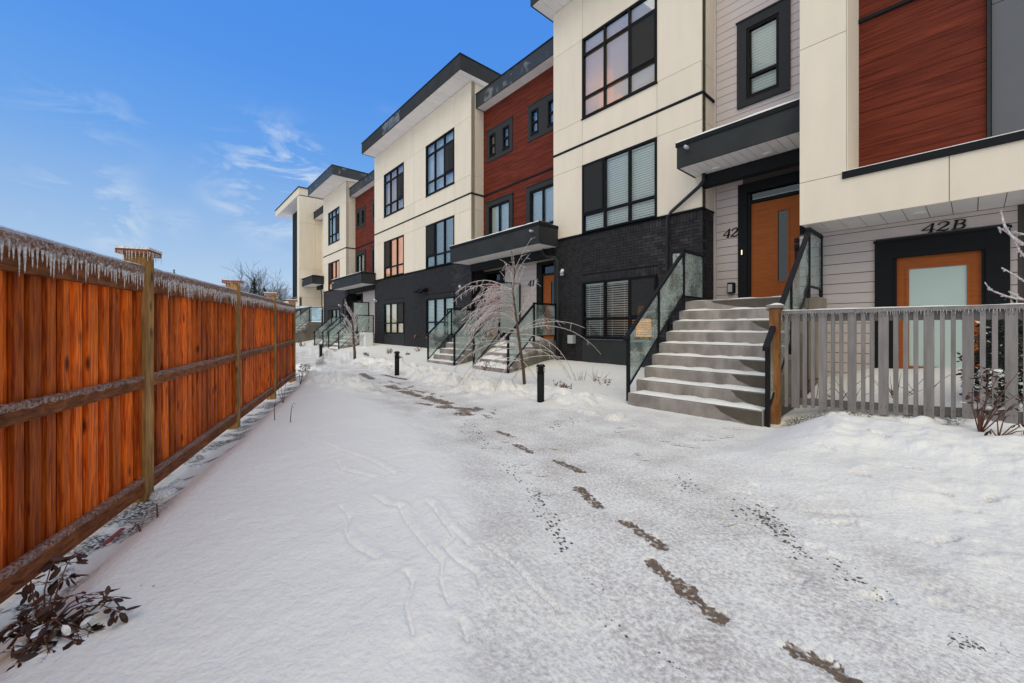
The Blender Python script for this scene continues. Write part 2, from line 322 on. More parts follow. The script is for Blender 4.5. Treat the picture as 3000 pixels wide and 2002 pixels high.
def ice_mat(name, a=0.45, col=(0.80, 0.78, 0.78)):
    m = bpy.data.materials.new(name); m.use_nodes = True; nt = m.node_tree; N = nt.nodes; L = nt.links
    b = N['Principled BSDF']; b.inputs['Base Color'].default_value = (*col, 1); b.inputs['Roughness'].default_value = 0.12; b.inputs['Specular IOR Level'].default_value = 0.7
    out = N['Material Output']; tr = N.new('ShaderNodeBsdfTransparent'); tr.inputs[0].default_value = (.96, .97, .97, 1)
    geo = N.new('ShaderNodeNewGeometry'); n = N.new('ShaderNodeTexNoise'); n.inputs['Scale'].default_value = 55; n.inputs['Detail'].default_value = 3; L.new(geo.outputs['Position'], n.inputs['Vector'])
    r = N.new('ShaderNodeMapRange'); r.inputs['From Min'].default_value = 0.35; r.inputs['From Max'].default_value = 0.65; r.inputs['To Min'].default_value = a-0.22; r.inputs['To Max'].default_value = a+0.25; L.new(n.outputs[0], r.inputs['Value'])
    mx = N.new('ShaderNodeMixShader'); L.new(r.outputs[0], mx.inputs[0]); L.new(tr.outputs[0], mx.inputs[1]); L.new(b.outputs[0], mx.inputs[2]); L.new(mx.outputs[0], out.inputs[0])
    bp = N.new('ShaderNodeBump'); bp.inputs['Strength'].default_value = 0.8; bp.inputs['Distance'].default_value = 0.01; L.new(n.outputs[0], bp.inputs['Height']); L.new(bp.outputs[0], b.inputs['Normal'])
    return m
M['icicle'] = ice_mat('clear_ice', 0.42, (0.90, 0.86, 0.85))
M['crust'] = ice_mat('ice_crust', 0.28, (0.66, 0.56, 0.53))
M['thinice'] = ice_mat('thin_rail_ice', 0.23, (0.62, 0.50, 0.46))
M['iceblock'] = ice_mat('milky_ice', 0.8, (0.75, 0.76, 0.77))
M['twigice'] = ice_mat('twig_ice', 0.55, (0.86, 0.76, 0.75))

def snow_mat(name, ground=False):
    m = bpy.data.materials.new(name); m.use_nodes = True; nt = m.node_tree; N = nt.nodes; L = nt.links; b = N['Principled BSDF']
    b.inputs['Roughness'].default_value = 0.65; b.inputs['Specular IOR Level'].default_value = 0.25
    geo = N.new('ShaderNodeNewGeometry')
    n1 = N.new('ShaderNodeTexNoise'); n1.inputs['Scale'].default_value = 48; n1.inputs['Detail'].default_value = 5; L.new(geo.outputs['Position'], n1.inputs['Vector'])
    n2 = N.new('ShaderNodeTexNoise'); n2.inputs['Scale'].default_value = 15; n2.inputs['Detail'].default_value = 3; L.new(geo.outputs['Position'], n2.inputs['Vector'])
    ad = N.new('ShaderNodeMath'); ad.operation = 'MULTIPLY_ADD'; ad.inputs[1].default_value = 1.6; L.new(n2.outputs[0], ad.inputs[0]); L.new(n1.outputs[0], ad.inputs[2])
    bp = N.new('ShaderNodeBump'); bp.inputs['Strength'].default_value = 0.55; bp.inputs['Distance'].default_value = 0.013; L.new(ad.outputs[0], bp.inputs['Height'])
    L.new(bp.outputs[0], b.inputs['Normal'])
    SN = (0.800, 0.800, 0.742)
    if not ground:
        b.inputs['Base Color'].default_value = (*SN, 1); return m
    at = N.new('ShaderNodeAttribute'); at.attribute_name = 'mask'
    sp = N.new('ShaderNodeSeparateColor'); L.new(at.outputs['Color'], sp.inputs[0])
    # trodden slush: speckles of the paving showing through; also paints the shade in dents
    n3 = N.new('ShaderNodeTexNoise'); n3.inputs['Scale'].default_value = 42; n3.inputs['Detail'].default_value = 6; n3.inputs['Roughness'].default_value = 0.75; L.new(geo.outputs['Position'], n3.inputs['Vector'])
    n4 = N.new('ShaderNodeTexNoise'); n4.inputs['Scale'].default_value = 2.2; n4.inputs['Detail'].default_value = 3; L.new(geo.outputs['Position'], n4.inputs['Vector'])
    a1 = N.new('ShaderNodeMath'); a1.operation = 'MULTIPLY_ADD'; a1.inputs[1].default_value = 0.4; L.new(n4.outputs[0], a1.inputs[0]); L.new(n3.outputs[0], a1.inputs[2])
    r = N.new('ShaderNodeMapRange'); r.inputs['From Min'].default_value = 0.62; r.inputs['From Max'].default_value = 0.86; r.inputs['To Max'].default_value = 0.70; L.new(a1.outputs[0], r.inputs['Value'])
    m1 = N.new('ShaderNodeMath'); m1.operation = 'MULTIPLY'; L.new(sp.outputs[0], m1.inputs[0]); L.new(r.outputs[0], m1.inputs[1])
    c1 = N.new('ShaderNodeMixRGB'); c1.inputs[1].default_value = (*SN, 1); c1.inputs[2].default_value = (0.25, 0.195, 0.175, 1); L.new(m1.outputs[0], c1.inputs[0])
    # bare wet brown
    n5 = N.new('ShaderNodeTexNoise'); n5.inputs['Scale'].default_value = 55; n5.inputs['Detail'].default_value = 6; L.new(geo.outputs['Position'], n5.inputs['Vector'])
    mud = N.new('ShaderNodeMixRGB'); mud.inputs[1].default_value = (0.05, 0.036, 0.022, 1); mud.inputs[2].default_value = (0.27, 0.20, 0.145, 1); L.new(n5.outputs[0], mud.inputs[0])
    c2 = N.new('ShaderNodeMixRGB'); gn = N.new('ShaderNodeTexNoise'); gn.inputs['Scale'].default_value = 38; gn.inputs['Detail'].default_value = 6; L.new(geo.outputs['Position'], gn.inputs['Vector']); gm = N.new('ShaderNodeMath'); gm.operation = 'MULTIPLY_ADD'; gm.inputs[1].default_value = 1.1; L.new(gn.outputs[0], gm.inputs[0]); L.new(sp.outputs[1], gm.inputs[2]); gr = N.new('ShaderNodeMapRange'); gr.inputs['From Min'].default_value = 1.06; gr.inputs['From Max'].default_value = 1.22; L.new(gm.outputs[0], gr.inputs['Value']); L.new(gr.outputs[0], c2.inputs[0]); L.new(c1.outputs[0], c2.inputs[1]); L.new(mud.outputs[0], c2.inputs[2])
    # dark soil
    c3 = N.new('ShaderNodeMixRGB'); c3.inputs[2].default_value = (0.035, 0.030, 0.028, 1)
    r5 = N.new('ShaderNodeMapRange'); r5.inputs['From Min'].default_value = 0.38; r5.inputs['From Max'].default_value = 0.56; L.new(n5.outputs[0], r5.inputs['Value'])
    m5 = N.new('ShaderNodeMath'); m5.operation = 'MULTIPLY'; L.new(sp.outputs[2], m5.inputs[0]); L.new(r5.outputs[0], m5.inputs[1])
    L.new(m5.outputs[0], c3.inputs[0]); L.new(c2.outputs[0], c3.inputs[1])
    L.new(c3.outputs[0], b.inputs['Base Color'])
    rr = N.new('ShaderNodeMapRange'); rr.inputs['To Min'].default_value = 0.65; rr.inputs['To Max'].default_value = 0.4; L.new(sp.outputs[1], rr.inputs['Value']); L.new(rr.outputs[0], b.inputs['Roughness'])
    return m
M['snow'] = snow_mat('snow'); M['ground'] = snow_mat('snowy_ground', True)
def patch_mat(name):
    m = mat(name, (0.032, 0.036, 0.038), 0.5); nt = m.node_tree; N = nt.nodes; L = nt.links; b = N['Principled BSDF']
    geo = N.new('ShaderNodeNewGeometry'); n = N.new('ShaderNodeTexNoise'); n.inputs['Scale'].default_value = 2.6; n.inputs['Detail'].default_value = 7; n.inputs['Distortion'].default_value = 1.0; L.new(geo.outputs['Position'], n.inputs['Vector'])
    r = N.new('ShaderNodeMapRange'); r.inputs['From Min'].default_value = 0.56; r.inputs['From Max'].default_value = 0.66; r.inputs['To Max'].default_value = 0.7; L.new(n.outputs[0], r.inputs['Value'])
    c = N.new('ShaderNodeMixRGB'); c.inputs[1].default_value = (0.028, 0.034, 0.036, 1); c.inputs[2].default_value = (0.20, 0.21, 0.21, 1); L.new(r.outputs[0], c.inputs[0]); L.new(c.outputs[0], b.inputs['Base Color']); return m
M['patchy'] = patch_mat('film_marked_fascia')
def strong_patch():
    m = patch_mat('protective_film_patch'); 
    for n in m.node_tree.nodes:
        if n.type == 'MAP_RANGE': n.inputs['From Min'].default_value = 0.44; n.inputs['From Max'].default_value = 0.52
        if n.type == 'TEX_NOISE': n.inputs['Scale'].default_value = 4.5
    return m
M['film'] = strong_patch()

# ------------------------------------------------------------------ the ground sheet
PATHC = [(1.9, 0.6), (1.1, 1.7), (1.0, 2.9), (0.62, 4.2), (-0.35, 5.9), (-1.19, 7.03), (-3.34, 10.36), (-5.3, 12.6), (-9.1, 17.4), (-14, 23)]
def seg_dist(x, z, pl):
    best = np.full(np.shape(x), 1e9)
    for (a, b), (c, d) in zip(pl[:-1], pl[1:]):
        dx, dz = c-a, d-b; t = np.clip(((x-a)*dx+(z-b)*dz)/(dx*dx+dz*dz), 0, 1)
        best = np.minimum(best, np.hypot(x-a-t*dx, z-b-t*dz))
    return best
def px_cam(px, py, z=0.0):
    t = (CAMH-z)*FP/(py-HZ); return ((px-1500)/FP*t, t)
PRINTS = [((1455,1262),(1500,1277)), ((1512,1302),(1556,1325)), ((1632,1350),(1706,1382)), ((1695,1430),(1757,1482)), ((1832,1530),(1938,1597)), ((1908,1645),(2022,1728)), ((2008,1735),(2105,1805)), ((2330,1902),(2440,1955)), ((2425,1950),(2530,2030))]
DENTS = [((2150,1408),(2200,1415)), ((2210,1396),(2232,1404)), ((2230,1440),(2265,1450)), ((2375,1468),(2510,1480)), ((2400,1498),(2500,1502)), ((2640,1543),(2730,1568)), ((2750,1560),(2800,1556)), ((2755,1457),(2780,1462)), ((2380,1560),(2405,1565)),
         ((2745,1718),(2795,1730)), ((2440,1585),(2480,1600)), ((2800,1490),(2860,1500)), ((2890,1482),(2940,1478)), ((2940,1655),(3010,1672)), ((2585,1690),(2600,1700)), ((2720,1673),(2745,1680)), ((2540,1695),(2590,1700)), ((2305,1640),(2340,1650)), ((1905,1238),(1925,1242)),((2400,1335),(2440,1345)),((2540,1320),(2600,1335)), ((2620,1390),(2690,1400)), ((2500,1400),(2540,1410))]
BLOBS = [((2470,1260),(2490,1240),.05), ((2555,1238),(2580,1240),.04), ((2650,1295),(2720,1295),.07), ((2430,1265),(2440,1255),.04), ((1795,1205),(1810,1200),.12), ((1700,1190),(1740,1195),.08), ((1640,1165),(1680,1170),.06)]
CREASES = [[(1168,1495),(1190,1540),(1220,1580),(1250,1620),(1297,1670),(1290,1710),(1305,1760),(1318,1790)], [(1270,1490),(1295,1540),(1330,1590),(1300,1620),(1340,1660),(1400,1690),(1405,1725)],
           [(990,1360),(1000,1385),(1060,1400),(1100,1410)], [(1000,1500),(1025,1530),(1010,1570),(1030,1610),(1080,1640),(1105,1655)], [(1195,1700),(1210,1730),(1190,1800),(1210,1880)], [(1250,1480),(1320,1560),(1380,1610)],
           [(900,1290),(1000,1330),(1090,1360),(1160,1400)], [(1100,1470),(1150,1500),(1180,1500)], [(1350,1830),(1370,1880)], [(1420,1600),(1500,1640),(1560,1700),(1640,1760)]]
MUDS = [((1120,1098),(1190,1112),.10), ((1135,1130),(1165,1138),.14), ((1175,1145),(1230,1160),.13), ((1250,1165),(1310,1180),.16), ((1290,1190),(1400,1200),.12), ((1340,1210),(1380,1214),.10), ((1060,1095),(1090,1110),.14), ((1220,1180),(1260,1186),.08)]
def ground_h(X, Y, masks=False):
    X = np.asarray(X, float); Y = np.asarray(Y, float)
    x = X*CT+Y*ST; z = -X*ST+Y*CT
    dp = seg_dist(x, z, PATHC)
    dF = (x+1.706)*0.938+z*0.346                      # distance in front of the cedar fence
    wob = fbm(X*0.9, Y*0.9, 3, 3)
    wig = 0.25*(fbm(X*2.2, Y*2.2, 3, 9)-0.45)
    h = np.zeros_like(X)
    # left mound between path and cedar fence
    left = sm(0.55, 1.5, dp+wig)*(1-sm(3.0, 3.6, dF))
    h += 0.11*left*sm(0.05, 0.5, dF)*(1-sm(5.2, 6.2, Y))
    h -= 0.05*(1-sm(0.18, 0.45, dF+wig*.3))*(dF > -1)
    # open walk in front of the steps stays low; beds rise to the building
    bed = sm(5.15, 6.0, Y+wig)*sm(-3.7, -4.3, X)
    h += 0.07*bed + 0.27*sm(6.9, 8.9, Y)*sm(-3.7, -4.3, X)
    # garden of 42B and the drift in front of its fence
    rt = sm(-1.75, -1.0, X)
    h += rt*(0.30*sm(3.5, 5.9, Y+wig*1.5)-0.10*sm(6.0, 6.25, Y)*sm(0.1, -0.9, X)) + sm(-1.85, -1.7, X)*(0.12*sm(6.2, 6.6, Y)+0.32*sm(6.6, 8.9, Y))
    h += 0.05*sm(0.9, 1.8, dp)*sm(3.3, 4.3, dF)*sm(-2.2, -1.6, X)*(1-sm(4.2, 5, Y))
    h += 0.010*np.clip(z-10, 0, 30)*sm(9, 13, z)
    far = np.hypot(X, Y)
    h += 0.03*(wob-0.45)*sm(0.6, 1.6, dp)
    # shovelled berms by the path further on
    lump = fbm(X*3.3, Y*3.3, 4, 21); lump2 = np.abs(vnoise(X*6, Y*6, 31)-0.5)*2
    band = sm(0.45, 0.75, dp)*(1-sm(1.5, 2.1, dp))*sm(7.2, 9.0, z)*(1-sm(20, 24, z))
    h += band*(0.16*sm(0.35, 0.7, lump)+0.045*lump2)
    berm2 = np.exp(-((Y-5.55)/0.42)**2)*sm(-3.95, -4.35, X)*sm(-8.5, -6.0, X)
    h += berm2*(0.13*sm(0.3, 0.7, lump)+0.03*lump2)
    rl = np.exp(-((Y-5.35)/0.7)**2)*sm(-1.5, -0.9, X)
    h += rl*0.06*sm(0.35, 0.75, lump)+sm(-1.2, -0.5, X)*sm(2.6, 3.6, Y)*(1-sm(6.0, 6.3, Y))*0.016*sm(0.45, 0.7, fbm(X*6, Y*6, 3, 33))
    h += 0.022*(fbm(X*2.6, Y*2.6, 3, 101)-0.45)*sm(0.5, 1.0, dF)*(1-sm(9, 14, far))
    h += 0.010*(fbm(X*6.5+Y*2, Y*3.0, 3, 107)-0.45)*sm(0.5, 1.0, dF)*(1-sm(9, 14, far))
    # fine texture
    near = 1-sm(9, 14, far)
    fine = (fbm(X*14, Y*14, 3, 41)-0.45)
    onp = 1-sm(0.55, 0.95, dp+wig)
    h += near*(fine*(0.003+0.008*onp)+0.003*(fbm(X*34, Y*34, 2, 43)-0.37))*sm(0.35, 0.6, dF)
    rough = sm(0.9, 1.2, dp)*(1-sm(1.3, 2.6, dp))*sm(3.0, 3.6, dF)
    h += rough*0.012*(fbm(X*7, Y*7, 3, 51)-0.45)
    msk = np.zeros(X.shape+(3,))
    walk = (1-sm(5.6, 6.0, Y))*sm(-4.4, -3.9, X)*sm(-1.2, -1.9, X)*sm(3.6, 4.3, Y)
    onw = 1-sm(0.55, 1.2, dp+wig*2.2+0.5*(fbm(X*5, Y*5, 3, 111)-0.45))
    msk[..., 0] = np.clip(onw*1.0+walk*0.45+rough*0.3+0.07, 0, 1)*(1-sm(20, 30, far))
    msk[..., 0] = np.maximum(msk[..., 0], 0.75*(1-sm(0.1, 0.45, np.abs(dp-1.0)+wig))*(1-sm(3, 8, z)))
    if masks is not None:
        def ell(p, q, w, zz=0.0):
            a = px_cam(*p, zz); c = px_cam(*q, zz); return seg_dist(x, z, [a, c])/w
        jag = (fbm(X*26, Y*26, 3, 61)-0.45)+0.9*(fbm(X*60, Y*60, 2, 63)-0.37)
        for p, q in PRINTS:
            m = 1-sm(0.7, 1.0, ell(p, q, 0.055)+jag*0.95); e_ = ell(p, q, 0.055)+jag*0.5; h = h-0.007*m+0.002*np.exp(-((e_-1.35)/0.25)**2); msk[..., 1] = np.maximum(msk[..., 1], m*0.69)
        for p, q in DENTS:  # slush and soil masks here paint the shade inside the dents
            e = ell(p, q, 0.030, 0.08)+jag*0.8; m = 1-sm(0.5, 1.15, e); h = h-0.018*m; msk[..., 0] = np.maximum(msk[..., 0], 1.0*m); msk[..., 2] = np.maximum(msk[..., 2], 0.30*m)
        for p, q, r in BLOBS:
            e = ell(p, q, r*1.0, 0.1)+jag*0.25; h = h+r*0.7*np.sqrt(np.clip(1-e*e, 0, 1))
        for cr in CREASES:
            d = seg_dist(x, z, [px_cam(a, b, 0.08) for a, b in cr])+0.012*jag; h = h-0.012*np.exp(-(d/0.010)**2)+0.006*np.exp(-((d-0.035)/0.03)**2)
        for p, q, w in MUDS:
            m = 1-sm(0.6, 1.1, ell(p, q, w)+jag*0.9); h = h-0.015*m; msk[..., 1] = np.maximum(msk[..., 1], m*0.74)
        wet = (1-sm(0.10, 0.38, dp+0.6*(fbm(X*3, Y*3, 3, 77)-0.5)))*sm(4.6, 6.0, z)*(1-sm(9.5, 12, z))
        msk[..., 1] = np.maximum(msk[..., 1], 0.68*wet*sm(0.42, 0.56, fbm(X*6, Y*11, 4, 81)))
        # soil under the cedar fence and the picket fence
        s1 = (1-sm(0.08, 0.30, np.abs(dF-0.10)+wig*.6))*sm(0.5, 2, z)*sm(0.40, 0.52, fbm(X*5, Y*5, 4, 91))
        s2 = (1-sm(0.10, 0.26, np.abs(Y-6.28)))*sm(-1.85, -1.7, X)*(1-sm(-0.2, 0.1, X))
        msk[..., 2] = np.maximum(s1, s2*sm(0.30, 0.5, fbm(X*7, Y*7, 3, 95)))
    return (h, msk)
def gh(x, y): return float(ground_h(np.array([x]), np.array([y]))[0][0])
def make_ground():
    th0 = math.atan2(CT, -ST)
    ang = np.concatenate([np.linspace(-R(58), R(58), 760), np.linspace(R(58), R(302), 90)[1:-1]])+th0
    rad = np.concatenate([np.geomspace(0.9, 15, 470), np.geomspace(15, 4000, 70)[1:]])
    A, Rr = np.meshgrid(ang, rad); X = Rr*np.cos(A); Y = Rr*np.sin(A)
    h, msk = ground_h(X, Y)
    h = np.where(Rr > 60, h*0+0.3, h)
    nr, na = X.shape
    V = np.stack([X, Y, h], -1).reshape(-1, 3); V = np.vstack([V, [[0, 0, 0.0]]]); c = nr*na
    i = np.arange(nr-1)[:, None]*na; j = np.arange(na)[None, :]; j2 = (j+1) % na
    F = np.stack([i+j, i+na+j, i+na+j2, i+j2], -1).reshape(-1, 4)
    jj = np.arange(na); T = np.stack([np.full(na, c), jj, (jj+1) % na], -1)
    me = bpy.data.meshes.new('ground'); me.vertices.add(len(V)); me.vertices.foreach_set('co', V.ravel())
    nl = F.size+T.size; me.loops.add(nl); me.loops.foreach_set('vertex_index', np.concatenate([F.ravel(), T.ravel()]).astype(np.int32))
    me.polygons.add(len(F)+len(T))
    ls = np.concatenate([np.arange(len(F))*4, F.size+np.arange(len(T))*3]).astype(np.int32)
    me.polygons.foreach_set('loop_start', ls)
    me.polygons.foreach_set('use_smooth', np.ones(len(F)+len(T), bool)); me.update(calc_edges=True)
    ca = me.color_attributes.new('mask', 'FLOAT_COLOR', 'POINT')
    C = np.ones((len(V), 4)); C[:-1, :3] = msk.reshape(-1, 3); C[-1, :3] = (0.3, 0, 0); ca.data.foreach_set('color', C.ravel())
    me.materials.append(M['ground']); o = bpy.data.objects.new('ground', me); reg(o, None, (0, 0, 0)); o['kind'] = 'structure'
make_ground()

# ------------------------------------------------------------------ building kit
def rect_minus(x0, x1, z0, z1, holes):
    xs = sorted({x0, x1, *[min(max(h[i], x0), x1) for h in holes for i in (0, 1)]}); zs = sorted({z0, z1, *[min(max(h[i], z0), z1) for h in holes for i in (2, 3)]})
    out = []
    for a, b in zip(xs[:-1], xs[1:]):
        run = None
        for c, d in zip(zs[:-1], zs[1:]):
            mx, mz = (a+b)/2, (c+d)/2
            if any(h[0] < mx < h[1] and h[2] < mz < h[3] for h in holes):
                if run: out.append((a, b, *run)); run = None
            else: run = (run[0], d) if run else (c, d)
        if run: out.append((a, b, *run))
    return out
def wall_front(parent, n, x0, x1, z0, z1, holes, m, thick=0.16, name='wall'):
    b = MB()
    for (a, c, d, e) in rect_minus(x0, x1, z0, z1, holes): b.box(a, c, n, n+thick, d, e)
    return b.build(name, m, parent)
def panels_front(parent, n, xs, zs, holes, m, t=0.018, g=0.005, name='wall_panel'):
    for a, b in zip(xs[:-1], xs[1:]):
        for c, d in zip(zs[:-1], zs[1:]):
            mx, mz = (a+b)/2, (c+d)/2
            if any(h[0] < mx < h[1] and h[2] < mz < h[3] for h in holes): continue
            piece(name, m, parent, a+g, b-g, n-t, n-0.001, c+g, d-g)
def boards_front(parent, n, x0, x1, z0, z1, holes, m, pitch=0.18, t=0.016, name='siding_board', lap=True):
    k = 0; z = z0
    while z < z1-0.01:
        ze = min(z+pitch, z1)
        hs = [(h[0], h[1]) for h in holes if h[2] < ze-0.02 and h[3] > z+0.02]
        segs = [(x0, x1)]
        for a, b in hs:
            segs = [s for p, q in segs for s in (((p, min(q, a)),) if p < a else ())+(((max(p, b), q),) if q > b else ())]
        for p, q in segs:
            if q-p > 0.02: piece(name, m, parent, p, q, n-t, n-0.001, z+(0.011 if m is M['siding'] else 0.006), ze)
        z = ze
def bricks(parent, plane, c, a0, a1, z0, z1, holes, limit, tops=True, sol=()):
    """running bond; plane 'f': y=c facing -y, 's': x=c facing +x"""
    L, H, g, t = 0.203, 0.066, 0.010, 0.010; rows = []
    zt = z1-0.20 if tops else z1
    z = z0; k = 0
    while z < zt-0.02:
        ze = min(z+H, zt-g); off = (k % 2)*(L+g)/2
        a = a0-off
        while a < a1:
            p, q = max(a, a0), min(a+L, a1)
            ok = q-p > 0.03
            for h in list(holes)+list(sol):
                if h[2] < (z+ze)/2 < h[3] and ok:
                    if p >= h[0]-0.01 and q <= h[1]+0.01: ok = False
                    elif p < h[0] < q: q = h[0]-0.004
                    elif p < h[1] < q: p = h[1]+0.004
                    if q-p < 0.02: ok = False
            if ok: rows.append((p, q, z, ze))
            a += L+g
        z += H+g; k += 1
    bands = [(a0, a1, zt, z1)] if tops else []
    for (b0, b1, c0, c1) in bands+list(sol):
        a = b0
        while a < b1-0.02:
            rows.append((a, min(a+H, b1), c0+0.003, c1-0.008)); a += H+g
    rows.sort(key=lambda r: -r[0] if plane == 'f' else r[0])
    rest = MB(); cnt = 0
    for (p, q, zz, ze) in rows:
        j = random.uniform(-0.002, 0.003)
        bx = (p, q, c-t-j, c+0.02, zz, ze) if plane == 'f' else (c-0.02, c+t+j, p, q, zz, ze)
        if cnt < limit: piece('brick', M['brick'], parent, *bx); cnt += 1
        else: rest.box(*bx)
    if rest.v: rest.build('brickwork', M['brick'], parent, kind='stuff')
def window(parent, x0, x1, z0, z1, n, cols=3, tr=(), screens=(), style='slats', room='room', trim=0, glows=(), vx=None, part_rows=None, label=None, openness=0.35, blindmat='blind'):
    f = MB(); w = 0.055; y0, y1 = n-0.035, n+0.06
    f.box(x0, x1, y0, y1, z0, z0+w); f.box(x0, x1, y0, y1, z1-w, z1); f.box(x0, x0+w, y0-.002, y1+.002, z0+.001, z1-.001); f.box(x1-w, x1, y0-.002, y1+.002, z0+.001, z1-.001)
    xs = [x0]+(list(vx) if vx else [x0+(x1-x0)*i/cols for i in range(1, cols)])+[x1]; zs = [z0]+sorted(tr)+[z1]
    for v in xs[1:-1]: f.box(v-0.028, v+0.028, y0+.004, y1-.004, z0+.01, z1-.01)
    for v in zs[1:-1]: f.box(x0+.01, x1-.01, y0+.007, y1-.007, v-0.032, v+0.032)
    f.box(x0-.02, x1+.02, n-0.05, n+0.01, z0-0.035, z0-.0005)
    for (ci, ri) in screens:     # opening sash
        a, b, c, d = xs[ci]+.03, xs[ci+1]-.03, zs[ri]+.03, zs[ri+1]-.03
        f.box(a, a+.035, y0-.008, y1-.02, c, d); f.box(b-.035, b, y0-.008, y1-.02, c, d); f.box(a+.001, b-.001, y0-.006, y1-.022, c, c+.035); f.box(a+.001, b-.001, y0-.006, y1-.022, d-.035, d)
    fo = f.build('window', M['frame'], parent)
    if label: fo['label'] = label
    for i in range(len(xs)-1):
        for j in range(len(zs)-1):
            piece('pane', M['glass'], fo, xs[i]+.03, xs[i+1]-.03, n+.012, n+.018, zs[j]+.035, zs[j+1]-.035)
            if (i, j) in screens: piece('insect_screen', M['screen'], fo, xs[i]+.06, xs[i+1]-.06, n-.030, n-.028, zs[j]+.06, zs[j+1]-.06)
    if style in ('slats', 'closed'):
        s = MB(); z = z0+.05; tilt = openness
        for a, b in ((x0+.07, x1-.07),):
            while z < z1-.05:
                dz = 0.021 if style == 'closed' else 0.024*math.sin(tilt)+0.006; dy = 0.010 if style == 'closed' else 0.024*math.cos(tilt)
                s.add([(a, n+.085-dy, z+dz), (b, n+.085-dy, z+dz), (b, n+.085+dy, z-dz), (a, n+.085+dy, z-dz)], [(0, 1, 2, 3)]); z += 0.060
        s.box(x0+.07, x1-.07, n+.062, n+.11, z1-.10, z1-.05)
        for i in range(len(xs)-1):
            for fr in (.25, .75):
                v = xs[i]+(xs[i+1]-xs[i])*fr; s.box(v-.003, v+.003, n+.062, n+.064, z0+.05, z1-.05)
        s.build('blind', M[blindmat], fo)
    elif style in ('curtain', 'pink'):
        s = MB(); m = 40; V = []; F = []
        for k in range(m+1):
            xx = x0+.02+(x1-x0-.04)*k/m; yy = n+.15+0.012*math.sin(k*1.9)
            V += [(xx, yy, z0+.03), (xx, yy, z1-.03)]
        for k in range(m): F.append((2*k, 2*k+2, 2*k+3, 2*k+1))
        s.add(V, F); s.build('curtain', M[style], fo, smooth=True)
    r = MB(); d = 0.9
    r.add([(x0, n+.17, z0), (x1, n+.17, z0), (x1, n+.17, z1), (x0, n+.17, z1), (x0, n+d, z0), (x1, n+d, z0), (x1, n+d, z1), (x0, n+d, z1)], [(4, 5, 6, 7), (0, 1, 5, 4), (3, 7, 6, 2), (0, 4, 7, 3), (1, 2, 6, 5)])
    r.build('interior', M[room], fo)
    for (a, b, c, e) in glows:
        g = MB(); g.lathe((x0+(x1-x0)*(a+b)/2, n+.5, 0), [((b-a)/2*(x1-x0), z0+(z1-z0)*c), ((b-a)/2*(x1-x0)*.7, z0+(z1-z0)*e)], 12); g.build('room_lamp', M['glow'], fo, smooth=True)
    if trim:
        q = MB(); q.box(x0-trim, x0-.001, n-.055, n-.002, z0-trim*.9, z1+trim); q.box(x1+.001, x1+trim, n-.055, n-.002, z0-trim*.9, z1+trim)
        q.box(x0-.001, x1+.001, n-.053, n-.002, z1+.001, z1+trim-.001); q.box(x0-.001, x1+.001, n-.053, n-.002, z0-trim*.9+.001, z0-.036)
        q.box(x0-trim-.02, x1+trim+.02, n-.075, n-.002, z1+trim, z1+trim+.03)
        q.build('window_trim', M['greytrim' if room == 'roomgreen' or trim < .2 else 'charcoal_trim'], fo)
    return fo
ZW = dict(g=(1.03, 2.59), m=(3.97, 5.90), u=(7.21, 9.47)); ZTOP = 10.8; BT = 3.94
def cream_half(parent, n, x0, x1, wx0, wx1, up, mid, gnd, limit, side=None, zfoot=0.15):
    """one bay: cream panels above black brick"""
    hU = (wx0, wx1, *ZW['u']); hM = (wx0, wx1, *ZW['m']); hG = (wx0, wx1, 0.33, ZW['g'][1])
    wall_front(parent, n, x0, x1, BT+.03, ZTOP, [hU, hM], M['joint'])
    panels_front(parent, n, [x0, wx0, wx1, x1], [BT+.03, 5.90, 6.47], [hM], M['cream'])
    panels_front(parent, n, [x0, wx0, wx1, x1], [6.53, 7.21, 9.47, ZTOP], [hU], M['cream'])
    wall_front(parent, n+.012, x0, x1, zfoot, BT, [hG], M['mortar'], name='mortar_bed')
    bricks(parent, 'f', n+.010, x0, x1, zfoot+.17, BT-.012, [hG], limit, sol=[(wx0-.02, wx1+.02, ZW['g'][1]+.005, ZW['g'][1]+.20)])
    MB().box(x0, x1, n-.035, n-.001, 6.472, 6.528).build('flashing', M['charcoal_trim'], parent); MB().box(x0-.01, x1+.02, n-.05, n+.15, BT-.01, BT+.028).build('brick_cap', M['charcoal_trim'], parent)
    MB().box(wx0, wx1, n-.012, n+.03, .315, ZW['g'][0]-.04).build('sill_panel', M['charcoal'], parent)
    MB().box(x0, x1, n-.008, n+.1, zfoot-.2, zfoot+.165).build('foundation', M['tan'], parent)
    ht = ZW['u'][1]-ZW['u'][0]
    window(parent, wx0, wx1, *ZW['u'], n, 3, (ZW['u'][0]+.25*ht, ZW['u'][0]+.785*ht), **up)
    hm = ZW['m'][1]-ZW['m'][0]
    window(parent, wx0, wx1, *ZW['m'], n, 3, (ZW['m'][0]+.265*hm,), **mid)
    hg = ZW['g'][1]-ZW['g'][0]
    window(parent, wx0, wx1, *ZW['g'], n, 3, (ZW['g'][0]+.34*hg,), **gnd)
